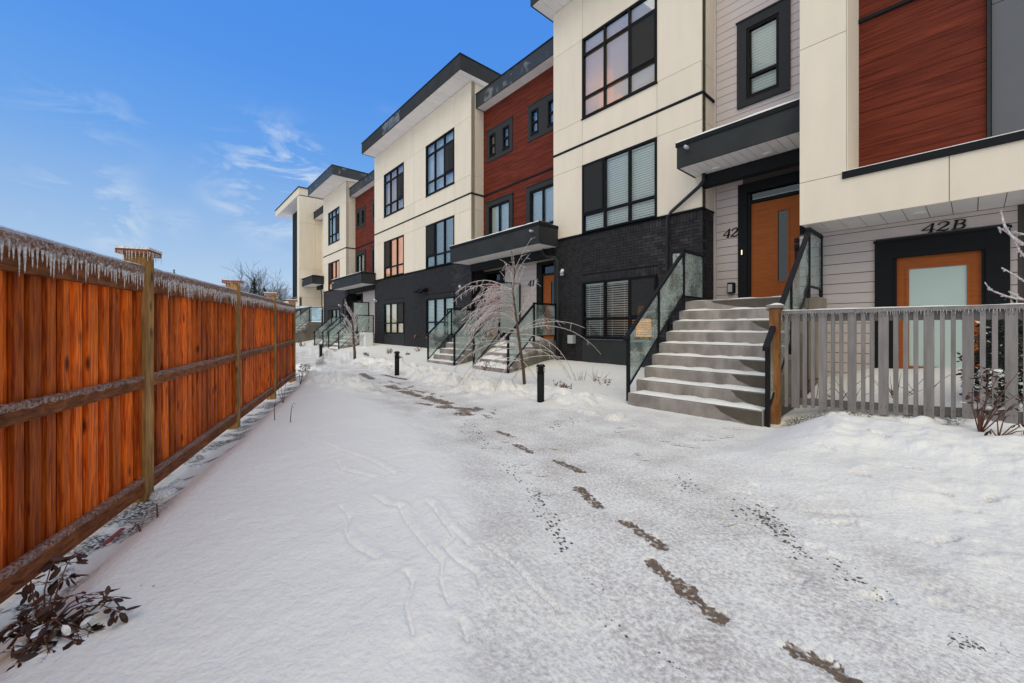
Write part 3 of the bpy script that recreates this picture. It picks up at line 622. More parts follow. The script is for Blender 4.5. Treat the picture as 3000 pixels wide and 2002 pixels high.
def side_wall(parent, x, y0, y1, z0, z1, brick_top=None, limit=0):
    """return wall at x facing +x"""
    b = MB().box(x-.16, x-.019, y0+.05, y1, z0, z1); b.build('wall', M['joint'], parent)
    lo = brick_top if brick_top else z0
    for a, c in zip([lo+.03, 5.90, 6.53, 7.21, 9.47], [5.90, 6.47, 7.21, 9.47, z1]):
        if c > a: piece('wall_panel', M['cream'], parent, x-.018, x, y0-.018, y1, a+.004, c-.004)
    MB().box(x, x+.03, y0-.035, y1, 6.472, 6.528).build('flashing', M['charcoal_trim'], parent)
    if brick_top:
        MB().box(x, x+.022, y0-.05, y1, brick_top-.01, brick_top+.028).build('brick_cap', M['charcoal_trim'], parent)
        MB().box(x-.018, x-.010, y0+.012, y1, z0, brick_top-.011).build('mortar_bed', M['mortar'], parent)
        bricks(parent, 's', x-.012, y0, y1, z0+.17, brick_top-.012, [], limit)
def roof(parent, x0, x1, y0, y1, zb, h, fas='charcoal', snow=True, strip=0.30, film=None, seams=()):
    t = 0.03; b = MB()
    b.box(x0, x1, y0, y0+t, zb, zb+h); b.box(x0, x0+t, y0+t, y1, zb+.001, zb+h-.001); b.box(x1-t, x1, y0+t, y1, zb+.001, zb+h-.001)
    b.box(x0+t, x1-t, y0+t, y1, zb+h-.05, zb+h-.01)
    for s in seams: b.box(s-.008, s+.008, y0-.004, y0+.002, zb+.01, zb+h-.02)
    ro = b.build('roof', M[fas], parent)
    MB().box(x0-.02, x1+.02, y0-.02, y1, zb+h-.008, zb+h+.03).build('roof_edge', M['charcoal_trim'], ro)
    x = x0+t
    while x < x1-t-.01:
        xe = min(x+strip, x1-t); piece('soffit_panel', M['soffit'], ro, x+.003, xe-.003, y0+t, y1-.02, zb+.012, zb+.03); x = xe
    if snow:
        g = MB(); nx = max(6, int((x1-x0)/.12)); V = []; F = []; ny = 5
        yl = min(y1, y0+1.4)
        for i in range(nx+1):
            for j in range(ny+1):
                X = x0-.01+(x1-x0+.02)*i/nx; Y = y0-.018+(yl-y0)*j/ny
                e = 0 if (i in (0, nx) or j == 0) else 1
                V.append((X, Y, zb+h+.031+e*(.018+.018*float(vnoise(np.array(X*4.), np.array(Y*4.+zb))))))
        for i in range(nx):
            for j in range(ny): F.append((i*(ny+1)+j, (i+1)*(ny+1)+j, (i+1)*(ny+1)+j+1, i*(ny+1)+j+1))
        g.add(V, F); g.build('roof_snow', M['snow'], ro, smooth=True)
    if film:
        MB().box(film[0], film[1], y0-.004, y0-.001, zb+.03, zb+h-.05).build('film_patch', M['film'], ro)
    return ro
def canopy(parent, x0, x1, y0, y1, zb, h, seams=(), pots=(), drains=()):
    t = .03; b = MB()
    b.box(x0, x1, y0, y0+t, zb, zb+h); b.box(x0, x0+t, y0+t, y1, zb+.001, zb+h-.001); b.box(x1-t, x1, y0+t, y1, zb+.001, zb+h-.001); b.box(x0+t, x1-t, y0+t, y1, zb+h-.06, zb+h-.02)
    for s in seams: b.box(s-.005, s+.005, y0-.003, y0+.002, zb+.005, zb+h-.03)
    co = b.build('canopy', M['charcoal'], parent)
    e = MB(); e.box(x0-.02, x1+.02, y0-.022, y0+.05, zb+h-.075, zb+h+.012); e.box(x0-.02, x0+.05, y0+.05, y1, zb+h-.074, zb+h+.012); e.box(x1-.05, x1+.02, y0+.05, y1, zb+h-.074, zb+h+.012); e.build('canopy_edge', M['charcoal_trim'], co)
    x = x0+t
    while x < x1-t-.01:
        xe = min(x+.16, x1-t); piece('soffit_panel', M['soffit'], co, x+.004, xe-.004, y0+t, y1-.02, zb+.010, zb+.028); x = xe
    for p in pots:
        MB().lathe((p, (y0+y1)/2-.1, zb-.012), [(.07, .0), (.085, .01), (.085, .022)], 16).build('downlight', M['white'], co, smooth=True)
    for p, zz in drains:
        MB().tube([(p, y0-.13, zz), (p, y0+.01, zz)], .035, 12).build('drain_spout', M['greybox'], co, smooth=True)
    g = MB(); nx = int((x1-x0)/.1); V = []; F = []
    for i in range(nx+1):
        X = x0-.01+(x1-x0+.02)*i/nx; hh = .012+.03*float(vnoise(np.array(X*5.), np.array(zb)))
        V += [(X, y0-.02, zb+h+.013), (X, y0-.012, zb+h+.013+hh), (X, y0+.5, zb+h+.02+hh*1.3)]
    for i in range(nx):
        for j in (0, 1): F.append((i*3+j, i*3+3+j, i*3+4+j, i*3+1+j))
    g.add(V, F); g.build('canopy_snow', M['snow'], co, smooth=True)
    return co
def door(parent, x0, x1, z0, z1, n, glassx, trans=None, handle=None, sill=True):
    b = MB(); gx0, gx1, gz0, gz1 = glassx
    for (a, c, d, e) in rect_minus(x0, x1, z0, z1, [(gx0, gx1, gz0, gz1)]): b.box(a, c, n, n+.05, d, e)
    w = .035
    b.box(gx0-w, gx0, n-.012, n+.02, gz0-w, gz1+w); b.box(gx1, gx1+w, n-.012, n+.02, gz0-w, gz1+w); b.box(gx0, gx1, n-.011, n+.02, gz1, gz1+w); b.box(gx0, gx1, n-.011, n+.02, gz0-w, gz0)
    return b.build('door', M['door'], parent)
GLYPH = {
 '4': [([(.62, 0), (.62, 1.0)], [.085, .085]), ([(.62, 1.0), (.05, .32)], [.03, .04]), ([(.03, .30), (.85, .30)], [.035, .035]), ([(.45, .02), (.80, .02)], [.03, .03])],
 '2': [([(.10, .72), (.12, .88), (.30, .99), (.52, .97), (.68, .84), (.66, .66), (.48, .45), (.22, .22), (.08, .06)], [.07, .04, .035, .05, .085, .09, .06, .04, .03]), ([(.06, .05), (.30, .09), (.55, .03), (.74, .10), (.80, .25)], [.03, .06, .07, .04, .02])],
 '1': [([(.45, 0), (.45, 1.0)], [.085, .085]), ([(.45, .98), (.20, .80)], [.03, .03]), ([(.22, .02), (.68, .02)], [.03, .03])],
 'B': [([(.25, 0), (.25, 1.0)], [.085, .085]), ([(.08, .98), (.55, .98), (.72, .88), (.72, .66), (.55, .54), (.25, .53)], [.03, .035, .07, .08, .04, .03]), ([(.50, .54), (.72, .46), (.80, .28), (.74, .10), (.55, .02), (.08, .02)], [.03, .06, .09, .08, .035, .03])]}
def number(parent, txt, x, z, n, h, slant=.22, gap=.86, wx=1.0):
    for i, ch in enumerate(txt):
        b = MB(); ox = x+i*h*gap
        for pts, ws in GLYPH[ch]:
            P = [np.array((p[0]*wx+slant*p[1], p[1])) for p in pts]; Lp = []; Rp = []
            for k in range(len(P)):
                d = P[min(k+1, len(P)-1)]-P[max(k-1, 0)]; d = d/np.linalg.norm(d); nn = np.array((-d[1], d[0]))
                Lp.append(P[k]+nn*ws[k]*(1.25 if wx > 1 else 1.1)); Rp.append(P[k]-nn*ws[k]*(1.25 if wx > 1 else 1.1))
            for k in range(len(P)-1):
                q = [Lp[k], Rp[k], Rp[k+1], Lp[k+1]]; b.prism([(ox+a[0]*h, z+a[1]*h) for a in q], 'y', n-.018-.0008*k, n-.001)
        b.build('house_number', M['black'], parent)
def downspout(parent, pts, w=.038):
    return MB().tube(pts, w, 8).build('downspout', M['charcoal'], parent, smooth=True)

# ------------------------------------------------------------------ block A: cream bay of number 42 with its entry
NF, NR = 9.0, 9.6
A = thing('townhouse', 'townhouse numbered 42, cream over black brick, orange door above the widest stairs', 'house', (-6.1, 9.0, 0), 'row of townhouses')
cream_half(A, NF, -8.39, -3.93, -7.276, -5.0,
    dict(style='slats', openness=.12, screens=((2, 1),), room='litpale', glows=((.10, .30, .10, .60), (.32, .44, .02, .22)), label='upper window with a lamp glowing low at the left'),
    dict(style='closed', screens=((0, 1),), room='roomgreen'),
    dict(style='slats', screens=((2, 1),), room='room', glows=((.62, .80, .02, .55),), openness=.15, label='ground floor window with orange lamp light at the right'), 300)
side_wall(A, -3.93, NF, NR, .15, ZTOP, BT, 0)
roof(A, -8.6, -3.6, 8.22, 11, ZTOP, .55)
# entry recess of 42
E0, E1 = -3.93, -1.75
UW = (-3.23, -2.62, 6.28, 7.78)
holesR = [(-3.32, -2.12, 1.85, 4.42), UW]
wall_front(A, NR, E0, E1, 1.5, ZTOP, holesR, M['gapdark'])
boards_front(A, NR, E0+.06, E1, 1.86, 10.7, holesR, M['siding'])
MB().box(E0, E0+.055, NR-.03, NR-.001, 1.86, 10.7).build('corner_board', M['siding'], A)
window(A, *UW, NR-.01, 1, (UW[2]+.45,), trim=.19, style='closed', room='roomgreen')
dx0, dx1 = -3.16, -2.27
ow = MB(); ow.box(-3.40, dx0-.06, NR-.06, NR+.10, 1.85, 4.43); ow.box(dx1+.04, -1.95, NR-.06, NR+.10, 1.85, 4.43); ow.box(dx0-.06, dx1+.04, NR-.055, NR+.02, 4.22, 4.43)
ow.box(dx0-.06, dx0, NR-.03, NR+.1, 1.85, 4.2); ow.box(dx1, dx1+.04, NR-.03, NR+.1, 1.85, 4.2); ow.box(dx0, dx1, NR-.03, NR+.1, 3.99, 4.05); ow.build('door_surround', M['charcoal_trim'], A)
tp = piece('transom_pane', M['doorglass'], A, dx0, dx1, NR+.03, NR+.04, 4.05, 4.22); MB().box(dx0, dx1, NR+.06, NR+.07, 4.05, 4.22).build('transom_backing', M['room'], A); MB().box(dx0+.03, dx1-.0, NR+.020, NR+.028, 4.055, 4.09).build('transom_strip', M['greybox'], A)
DZ = 1.85
MB().box(-3.32, -2.12, NR+.17, NR+.19, 1.85, 4.45).build('doorway_backing', M['room'], A)
d42 = door(A, dx0, dx1, DZ, 3.98, NR+.02, (-2.66, -2.49, 2.28, 3.72))
piece('door_glass', M['doorglass'], d42, -2.66, -2.49, NR+.035, NR+.04, 2.28, 3.72); MB().box(-2.66, -2.49, NR+.045, NR+.05, 2.28, 3.72).build('glass_backing', M['room'], d42)
hd = MB(); hd.box(-2.365, -2.295, NR-.03, NR+.02, 3.02, 3.10); hd.box(-2.365, -2.295, NR-.035, NR+.02, 2.84, 2.98); hd.box(-2.345, -2.32, NR-.08, NR-.055, 2.60, 2.90); hd.box(-2.345, -2.32, NR-.055, NR+.02, 2.60, 2.66); hd.box(-2.345, -2.32, NR-.055, NR+.02, 2.86, 2.90); hd.build('door_handle', M['black'], d42)
number(A, '42', -3.74, 3.33, NR-.016, .19)
sc_ = MB(); sc_.box(-3.62, -3.46, NR-.02, NR-.016, 2.08, 2.30); sc_.box(-3.60, -3.48, NR-.12, NR-.02, 2.07, 2.31); so = sc_.build('wall_lamp', M['black'], A); piece('lamp_glass', M['greybox'], so, -3.585, -3.495, NR-.125, NR-.12, 2.10, 2.27)
db = piece('doorbell', M['black'], A, -3.335, -3.295, NR-.08, NR-.06, 2.88, 3.02); piece('doorbell_light', mat('doorbell_light', (.8, .7, .6), emis=((1, .75, .5), 1.5)), db, -3.325, -3.305, NR-.084, NR-.08, 2.90, 3.0)
canopy(A, -4.10, -1.86, 8.17, NR, 4.65, .52, pots=(-3.55, -2.6), drains=((-3.86, 5.0),))
MB().box(-3.925, -1.86, 8.95, 9.15, 4.40, 4.655).build('beam', M['charcoal_trim'], A)
downspout(A, [(-3.85, 8.88, 4.66), (-3.86, 8.88, 4.50), (-3.95, 8.88, 4.40), (-4.60, 8.88, 3.98), (-4.68, 8.88, 3.88), (-4.68, 8.88, .35)])
piece('meter_box', M['white'], A, -4.42, -4.33, 8.85, 8.99, 2.72, 2.98)
piece('outlet_box', M['greybox'], A, -7.72, -7.53, 8.86, 8.99, .86, 1.10)
downspout(A, [(-8.75, 8.9, 3.8), (-8.74, 8.9, 3.62), (-8.6, 8.88, 3.50), (-8.22, 8.86, 3.42), (-8.11, 8.86, 3.30), (-8.10, 8.86, .2)])

# ------------------------------------------------------------------ recessed red bays with paired doors
def red_gap(xa, xb, label, nums, left_end_trim=True, lit=True):
    """xa..xb along the row; front at NR"""
    g = thing('townhouse', label, 'house', ((xa+xb)/2, NR, 0), 'row of townhouses'); c = (xa+xb)/2
    W = [(xa+.42, xa+.78, 7.92, 8.73), (xa+1.22, xa+1.58, 7.92, 8.73), (xb-1.58, xb-1.22, 7.92, 8.73), (xb-.78, xb-.42, 7.92, 8.73)]
    WM = [(xa+.40, xa+1.62, 4.30, 5.98), (xb-1.62, xb-.40, 4.30, 5.98)]
    dl, dr = (xa+.55, xa+1.46), (xb-1.46+.4, xb-.17)
    dl = (xa+.17, xa+1.06); dr = (xb-1.06, xb-.17)
    DH = [(dl[0]-.17, dl[1]+.25, .95, 3.5), (dr[0]-.25, dr[1]+.17, .95, 3.5)]
    wall_front(g, NR, xa, xb, .1, 9.86, W+WM+DH, M['joint'])
    trimH = [(a[0]-.2, a[1]+.2, a[2]-.2, a[3]+.2) for a in W+WM]
    boards_front(g, NR, xa, xb, 4.2, 6.46, WM, M['red'], name='red_board', pitch=.175)
    boards_front(g, NR, xa, xb, 6.53, 9.82, W, M['red'], name='red_board', pitch=.175)
    MB().box(xa, xb, NR-.04, NR-.001, 6.465, 6.525).build('flashing', M['charcoal_trim'], g)
    for k in (0, 2):
        p = MB(); x0, x1 = W[k][0]-.17, W[k+1][1]+.17
        for r_ in rect_minus(x0, x1, 7.72, 8.93, [W[k], W[k+1]]): p.box(r_[0], r_[1], NR-.045, NR-.018, r_[2], r_[3])
        p.box(x0-.02, x1+.02, NR-.06, NR-.017, 8.93, 8.96); p.build('window_trim', M['greytrim'], g)
        for q in (k, k+1): window(g, *W[q], NR-.02, 1, (W[q][2]+.38,), style='curtain', room='roomgreen')
    for q in WM: window(g, *q, NR-.02, 2, (q[2]+.45,), trim=.17, style='closed', room='roomgreen')
    roof(g, xa+.001, xb-.001, 9.2, 10.9, 9.83, .52, fas='patchy', seams=((xa+xb)/2,))
    boards_front(g, NR, dl[1]+.26, dr[0]-.26, .97, 3.6, [], M['siding'])
    for (d0, d1), sgn in ((dl, 1), (dr, -1)):
        a, b = (d0-.17, d1+.25) if sgn > 0 else (d0-.25, d1+.17)
        t = MB(); t.box(a, d0, NR-.05, NR+.1, .95, 3.5); t.box(d1, b, NR-.05, NR+.1, .95, 3.5); t.box(d0, d1, NR-.045, NR+.1, 3.05, 3.10); t.box(d0, d1, NR-.045, NR+.1, 3.40, 3.5); t.build('door_surround', M['charcoal_trim'], g)
        gx = ((d0+d1)/2-.08, (d0+d1)/2+.09)
        do = door(g, d0, d1, .95, 3.05, NR+.03, (*gx, 1.35, 2.82)); piece('door_glass', M['doorglass'], do, *gx, NR+.04, NR+.045, 1.35, 2.82); MB().box(*gx, NR+.05, NR+.055, 1.35, 2.82).build('glass_backing', M['room'], do)
        hx = d0+.08; MB().box(hx-.03, hx+.03, NR-.04, NR+.03, 1.70, 2.05).build('door_handle', M['black'], do)
        tpn = piece('transom_pane', M['doorglass'], g, d0, d1, NR+.03, NR+.04, 3.1, 3.4); MB().box(d0, d1, NR+.06, NR+.07, 3.1, 3.4).build('transom_backing', M['room'], g)
    canopy(g, xa-.2, xb+.19, 8.17, NR-.001, 3.74, .61, seams=(c-.9,), pots=(c-.9, c+1.3), drains=((xb-.05 if nums else xa+.3, 4.12),))
    MB().box(xa+.005, xb-.005, 8.95, 9.15, 3.47, 3.745).build('beam', M['charcoal_trim'], g)
    for x, s in zip(*nums) if nums else (): number(g, s, x, 2.74, NR-.016, .20)
    # privacy screen between the two doors
    f = MB(); f.box(c-.025, c+.025, 8.60, 8.65, .95, 2.88); f.box(c-.025, c+.025, 9.53, 9.58, .95, 2.88); f.box(c-.03, c+.03, 8.55, 9.58, 2.84, 2.89); f.box(c-.02, c+.02, 8.65, 9.53, 1.1, 1.14)
    fo = f.build('privacy_screen', M['black'], g); piece('screen_pane', M['frosted'], fo, c-.005, c+.005, 8.66, 9.52, 1.15, 2.83)
    return g
gapAB = red_gap(-12.7, -8.39, 'red clad recessed townhouse bay numbered 41, behind the icy weeping tree', ((-10.16,), ('41',)))
gapBC = red_gap(-26.6, -22.0, 'red clad recessed townhouse bay further off, behind the small bare tree', None)

# ------------------------------------------------------------------ block B: double cream bay
B = thing('townhouse', 'double cream townhouse block with orange-lit middle window, left of the number 41 bay', 'house', (-17.35, 9.0, 0), 'row of townhouses')
mid = -17.3
cream_half(B, NF, mid, -12.7, -16.19, -13.87, dict(style='curtain', screens=((2, 1),), room='room'), dict(style='slats', screens=((0, 1),), room='room'), dict(style='closed', room='roomgreen'), 300)
cream_half(B, NF, -22.0, mid, -20.7, -18.38, dict(style='pink', screens=((2, 1),), room='room'), dict(style='closed', screens=((0, 1),), room='lit', blindmat='warmblind', label='middle window glowing orange'), dict(style='closed', screens=((2, 1),), room='litpale', blindmat='paleblind'), 0)
side_wall(B, -12.7, NF, NR, .15, ZTOP, BT, 0)
roof(B, -21.95, -12.36, 8.25, 11.5, ZTOP, .56, film=(-19.2, -17.3), seams=(-15.2, -17.3))
downspout(B, [(-25.9, 8.9, 3.7), (-25.9, 8.9, 3.5), (-26.3, 8.86, 3.3), (-26.75, 8.86, 3.1), (-26.85, 8.86, .3)])
for k in (0, 1): MB().box(-16.86+.5*k, -16.55+.5*k, 8.85, 8.99, 2.92, 3.08).prism([(8.85, 2.92), (8.62, 2.92), (8.85, 3.08)], 'x', -16.86+.5*k, -16.55+.5*k).build('wall_vent', M['black'], B)
for x in (-17.05, -15.95): MB().tube([(x, 9.0, .92), (x, 8.88, .92), (x, 8.86, .86)], .03, 8).tube([(x-.05, 8.90, .97), (x+.05, 8.90, .97)], .02, 6).build('tap', M['copper'], B, smooth=True)
# ------------------------------------------------------------------ block C
Cb = thing('townhouse', 'single cream townhouse block between the two far canopies', 'house', (-29, 9, 0), 'row of townhouses')
cream_half(Cb, NF, -31.4, -26.6, -30.2, -27.85, dict(style='curtain', screens=((2, 1),), room='room'), dict(style='closed', screens=((0, 1),), room='lit', blindmat='warmblind'), dict(style='closed', screens=((0, 1),), room='roomgreen'), 0)
side_wall(Cb, -26.6, NF, NR, .15, ZTOP, BT, 0)
roof(Cb, -31.45, -26.0, 7.95, 11.5, ZTOP, .58, fas='patchy', seams=(-29.7,))
# its far entry
wall_front(Cb, NR, -34.0, -31.4, 1.5, 9.9, [], M['joint']); panels_front(Cb, NR, [-34.0, -31.4], [1.5, 3.97, 5.9, 7.2, 9.8], [], M['cream'])
canopy(Cb, -33.95, -31.23, 8.17, NR, 4.5, .60, pots=(-32.5,), drains=((-33.6, 4.9),))
MB().box(-33.0, -31.4, 8.95, 9.15, 4.22, 4.5).build('beam', M['charcoal_trim'], Cb)
roof(Cb, -33.95, -31.46, 9.0, 10.9, 9.83, .5, snow=False)
downspout(Cb, [(-31.7, 8.9, 4.4), (-31.6, 8.86, 4.2), (-31.25, 8.84, 3.7), (-31.2, 8.84, .4)])
# ------------------------------------------------------------------ blocks D (far) and E (near, 42B): same design mirrored
def end_block(g, side, x0, x1, near):
    NE, NW = 8.0, 8.92
    e = x0 if side < 0 else x1                         # edge beside the entry
    col = (x0, x0+.61) if side < 0 else (x1-.61, x1)
    ztop = 11.5
    wall_front(g, NE, x0, x1, 3.02, 3.68, [], M['joint'])
    ser = [x0, -.215, 1.6, x1] if near else [x0, (x0+x1)/2, x1]
    panels_front(g, NE, ser, [3.0, 3.70], [], M['cream'])
    MB().box(col[0]+.002, col[1]-.02, NE+.001, NW, 3.69, ztop).build('pier', M['joint'], g)
    panels_front(g, NE, [*col], [3.70, 5.90, 9.47, ztop], [], M['cream'])
    xx = col[1] if side < 0 else col[0]
    for a, b in ((3.72, 7.2), (7.2, ztop)):
        if side < 0: piece('wall_panel', M['cream'], g, xx, xx+.012, NE-.016, NW, a, b-.006)
    fl = MB(); lx = (col[1]-.05, x1) if side < 0 else (x0, col[0]+.05); fl.box(*lx, NE-.05, NE+.06, 3.615, 3.72); fo = fl.build('ledge', M['charcoal_trim'], g)
    MB().box(lx[0]+.01, lx[1], NE-.048, NE+.9, 3.722, 3.732).build('ledge_snow', M['snow'], fo)
    ra = (col[1]+.012, .12) if side < 0 else (x1-2.0, col[0]-.012)
    wall_front(g, NW, max(min(x0, x1)+.02, -40.3), max(x0, x1)-.02, 3.7, ztop, [] , M['charcoal_trim'])
    boards_front(g, NW, *ra, 3.72, 6.44, [], M['red'] if near else M['bluegrey'], pitch=.20, name='red_board' if near else 'dark_board'); boards_front(g, NW, *ra, 6.50, ztop, [], M['red'] if near else M['bluegrey'], pitch=.20, name='red_board' if near else 'dark_board')
    MB().box(*ra, NW-.06, NW-.001, 6.442, 6.498).build('flashing', M['charcoal_trim'], g)
    return NE, NW
E = thing('townhouse', 'townhouse with the 42B garden door under a cream overhang and red plank wall', 'house', (0, 8.0, 0), 'row of townhouses')
end_block(E, -1, -1.9, 3.6, True)
MB().box(.125, .16, 8.85, 8.919, 3.73, 11.5).build('corner_trim', M['charcoal'], E)
panels_front(E, 8.92, [.165, 3.6], [3.73, 5.90, 8.6, 11.5], [], M['bluegrey'], name='grey_panel')
# soffit of the overhang
x = -1.88
while x < 3.5: piece('soffit_panel', M['soffit'], E, x+.004, x+.236, 8.03, 8.93, 3.005, 3.02); x += .24
MB().lathe((-.55, 8.45, 2.985), [(.08, 0), (.10, .012), (.10, .02)], 18).build('downlight', M['white'], E, smooth=True)
MB().box(-1.88, 3.6, 8.03, 8.94, 3.022, 3.06).build('soffit_backing', M['charcoal_trim'], E)
NB = 8.95
D0, D1 = -.816, .076
wall_front(E, NB-.004, -2.13, 3.6, -.1, 3.035, [(-1.0, .27, -.1, 2.66)], M['gapdark'])
boards_front(E, NB, -2.12, .40, .35, 3.0, [(-1.07, .33, 0, 2.70)], M['siding'], pitch=.172)
ow = MB(); ow.box(-1.075, D0-.04, NB-.06, NB+.08, .3, 2.70); ow.box(D1+.04, .335, NB-.06, NB+.08, .3, 2.70); ow.box(D0-.04, D1+.04, NB-.058, NB+.08, 2.43, 2.70)
ow.box(D0-.04, D0, NB-.03, NB+.08, .3, 2.43); ow.box(D1, D1+.04, NB-.03, NB+.08, .3, 2.43); ow.box(-1.09, .35, NB-.08, NB, 2.701, 2.735); ow.build('door_surround', M['charcoal_trim'], E)
MB().box(-1.0, .27, NB+.12, NB+.14, -.1, 2.7).build('doorway_backing', M['room'], E)
dB = door(E, D0, D1, .40, 2.432, NB+.02, (D0+.14, D1-.14, .70, 2.24))
piece('frosted_pane', M['frosted'], dB, D0+.14, D1-.14, NB+.03, NB+.035, .70, 2.24)
number(E, '42B', -.545, 2.775, NB-.016, .135, gap=1.15, wx=1.3)
MB().box(.50, .62, NB-.12, NB+.05, .3, 3.0).build('downspout', M['charcoal'], E)
MB().box(.62, 3.6, NB-.02, NB-.001, .3, 3.0).build('dark_panel', M['charcoal_trim'], E)
D = thing('townhouse', 'farthest townhouse with tall pale side wall and high cream roof edge', 'house', (-38, 8, 0), 'row of townhouses')
end_block(D, 1, -42.3, -34.0, False)
MB().box(-34.16, -34.019, 8.001, NR, 3.0, 11.5).build('wall', M['joint'], D)
for a, b in zip([3.0, 3.70, 5.9, 9.47], [3.70, 5.9, 9.47, 11.5]):
    for c_, d_ in ((7.982, 9.15), (9.16, 10.5)): piece('wall_panel', M['cream'], D, -34.018, -34.0, c_, d_, a+.006, b-.006)
ro = MB().box(-42.3, -33.98, 7.95, 12, 11.56, 12.1).build('roof', M['cream'], D); MB().box(-42.35, -33.9, 7.9, 12, 12.1, 12.16).build('roof_edge', M['charcoal_trim'], ro); MB().box(-42.25, -34.2, 8.0, 11.9, 11.54, 11.558).build('soffit', M['soffit'], ro)
for zz in ((3.9, 5.6), (6.9, 9.2)): window(D, -36.3, -34.9, *zz, 8.90, 2, (zz[0]+.5,), style='none', room='roomgreen')
MB().box(-42, -34.2, 8.9, 8.915, .0, 3.0).build('lower_wall', M['concretewall'], D)

# ------------------------------------------------------------------ stairs and glass railings
def snowtop(parent, x0, x1, y0, y1, z, h=.03, nx=28, ny=6, edge=.6, seed=0):
    V = []; F = []; b = MB()
    for i in range(nx+1):
        for j in range(ny+1):
            X = x0+(x1-x0)*i/nx; Y = y0+(y1-y0)*j/ny; nz = float(vnoise(np.array(X*7+seed), np.array(Y*7.)))
            e = min(1, min(i, nx-i)/1.5)*min(1, (j+.0)/1.0)
            V.append((X, Y-(0.006*nz if j == 0 else 0), z+.002+e*h*(.35+.9*nz)))
    for i in range(nx):
        for j in range(ny): F.append((i*(ny+1)+j, (i+1)*(ny+1)+j, (i+1)*(ny+1)+j+1, i*(ny+1)+j+1))
    b.add(V, F); return b.build('snow', M['snow'], parent, smooth=True)
def stairs(label, x0, x1, nf, nt, ze, steps, back, wet=True, wob=0.0, thick=.03, z0=0.0, taper=0.0):
    s = thing('concrete_stairs', label, 'stairs', ((x0+x1)/2, nf, 0), 'entry stairs of the townhouses')
    run = (nt-nf)/(steps-1); rise = (ze-z0)/steps
    for k in range(steps):
        y = nf+run*k; za = z0+rise*k; zb = za+rise
        b = MB(); yb = back if k == steps-1 else y+run+.06
        zl = za-(.25 if k == 0 else .0)
        b.prism([(y+.012, zl), (y+.004, zl+.04 if k else zl+.05), (y, zb-.03), (y+.008, zb-.008), (y+.025, zb), (yb, zb), (yb, zl)], 'x', x0, x1)
        st = b.build('step', M['concrete'], s)
        if wet and k < 9:
            wl = (x1-x0)*random.uniform(.12, .34) if k != 8 else (x1-x0)*.75
            q = [(x1-wl, zb-.012), (x1-wl+.05, zb-.05), (x1-wl*.85, zb-.09), (x1-wl*.55, za+.03+.02*random.random()), (x1-wl*.3, za+.005), (x1-.006, za+.002), (x1-.006, zb-.012)]
            MB().prism(q, 'y', y-.002, y+.012).build('damp_patch', M['wet'], st)
        snowtop(st, x0+.01, x1-.02, y+.012, min(yb, y+run+.1), zb, thick*1.15*(1 if k < steps-1 else .6), seed=k*3.1, nx=26)
    MB().box(x0+.01, x1-.01, nf+.3, nt-.1, z0-.3, z0+.2).box(x0+.01, x1-.01, nt+.02, back, z0-.3, ze-.185).build('base', M['concretewall'], s)
    core = MB()
    for k in range(1, steps-1): core.box(x0+.012, x1-.012, nf+run*k+.03, nt+.03, z0+rise*(k-1)+.0, z0+rise*k-.002)
    core.build('stair_core', M['concretewall'], s)
    return s
def railing(label, x, nf, zf, nt, zt, back, seam=True, hgt=1.0, ret=0, top_post_z=None):
    r = thing('glass_railing', label, 'railing', (x, nf, zf), 'glass railings of the entry stairs'); w = .025
    sl = (zt-zf)/(nt-nf)
    def post(y, za, zb, xx=x): MB().box(xx-w, xx+w, y-w, y+w, za, zb).build('post', M['black'], r)
    post(nf, zf-.15, zf+hgt-.02); ym = (nf+nt)/2 if nt-nf > 1.3 else None
    if ym: post(ym, zf+sl*(ym-nf)-.1, zf+sl*(ym-nf)+hgt-.02)
    post(nt, zt-.1, zt+hgt+.06)
    y0 = nf-.10
    MB().prism([(y0, zf+hgt+sl*(y0-nf)-.03), (nt, zt+hgt-.03), (nt, zt+hgt+.025), (y0, zf+hgt+sl*(y0-nf)+.025)], 'x', x-.032, x+.032).build('handrail', M['black'], r)
    lo = .13
    MB().prism([(nf+w, zf+lo-.02), (nt-w, zt+lo-.02), (nt-w, zt+lo+.015), (nf+w, zf+lo+.015)], 'x', x-.02, x+.02).build('bottom_rail', M['black'], r)
    V = [(nf+w, nt-w)] if not ym else [(nf+w, ym-w), (ym+w, nt-w)]
    for a, b in V:
        za, zb = zf+sl*(a-nf), zf+sl*(b-nf)
        MB().prism([(a+.01, za+lo+.01), (b-.01, zb+lo+.01), (b-.01, zb+hgt-.04), (a+.01, za+hgt-.04)], 'x', x-.005, x+.005).build('glass_pane', M['iceglass'], r)
    if back:
        MB().box(x-.03, x+.03, nt, back, zt+hgt+.005, zt+hgt+.055).build('handrail', M['black'], r)
        post(back-.03, zt-.05, zt+hgt)
        MB().box(x-.018, x+.018, nt+w, back-.06, zt+.08, zt+.11).build('bottom_rail', M['black'], r)
        MB().box(x-.005, x+.005, nt+w+.01, back-.07, zt+.11, zt+hgt-.01).build('glass_pane', M['iceglass'], r)
    if ret:
        xr = x+ret; post(nt, zt-.15, zt+hgt+.05, xr)
        MB().box(min(x, xr)+w, max(x, xr)-w, nt-.03, nt+.03, zt+hgt+.003, zt+hgt+.053).build('handrail', M['black'], r)
        MB().box(min(x, xr)+w+.01, max(x, xr)-w-.01, nt-.005, nt+.005, zt+.1, zt+hgt-.01).build('glass_pane', M['iceglass'], r)
    return r
stairs('wide frosted concrete stairs of nine steps up to the orange door 42', -3.86, -1.83, 5.98, 8.05, 1.84, 9, NR-.001)
MB  # landing side of 42
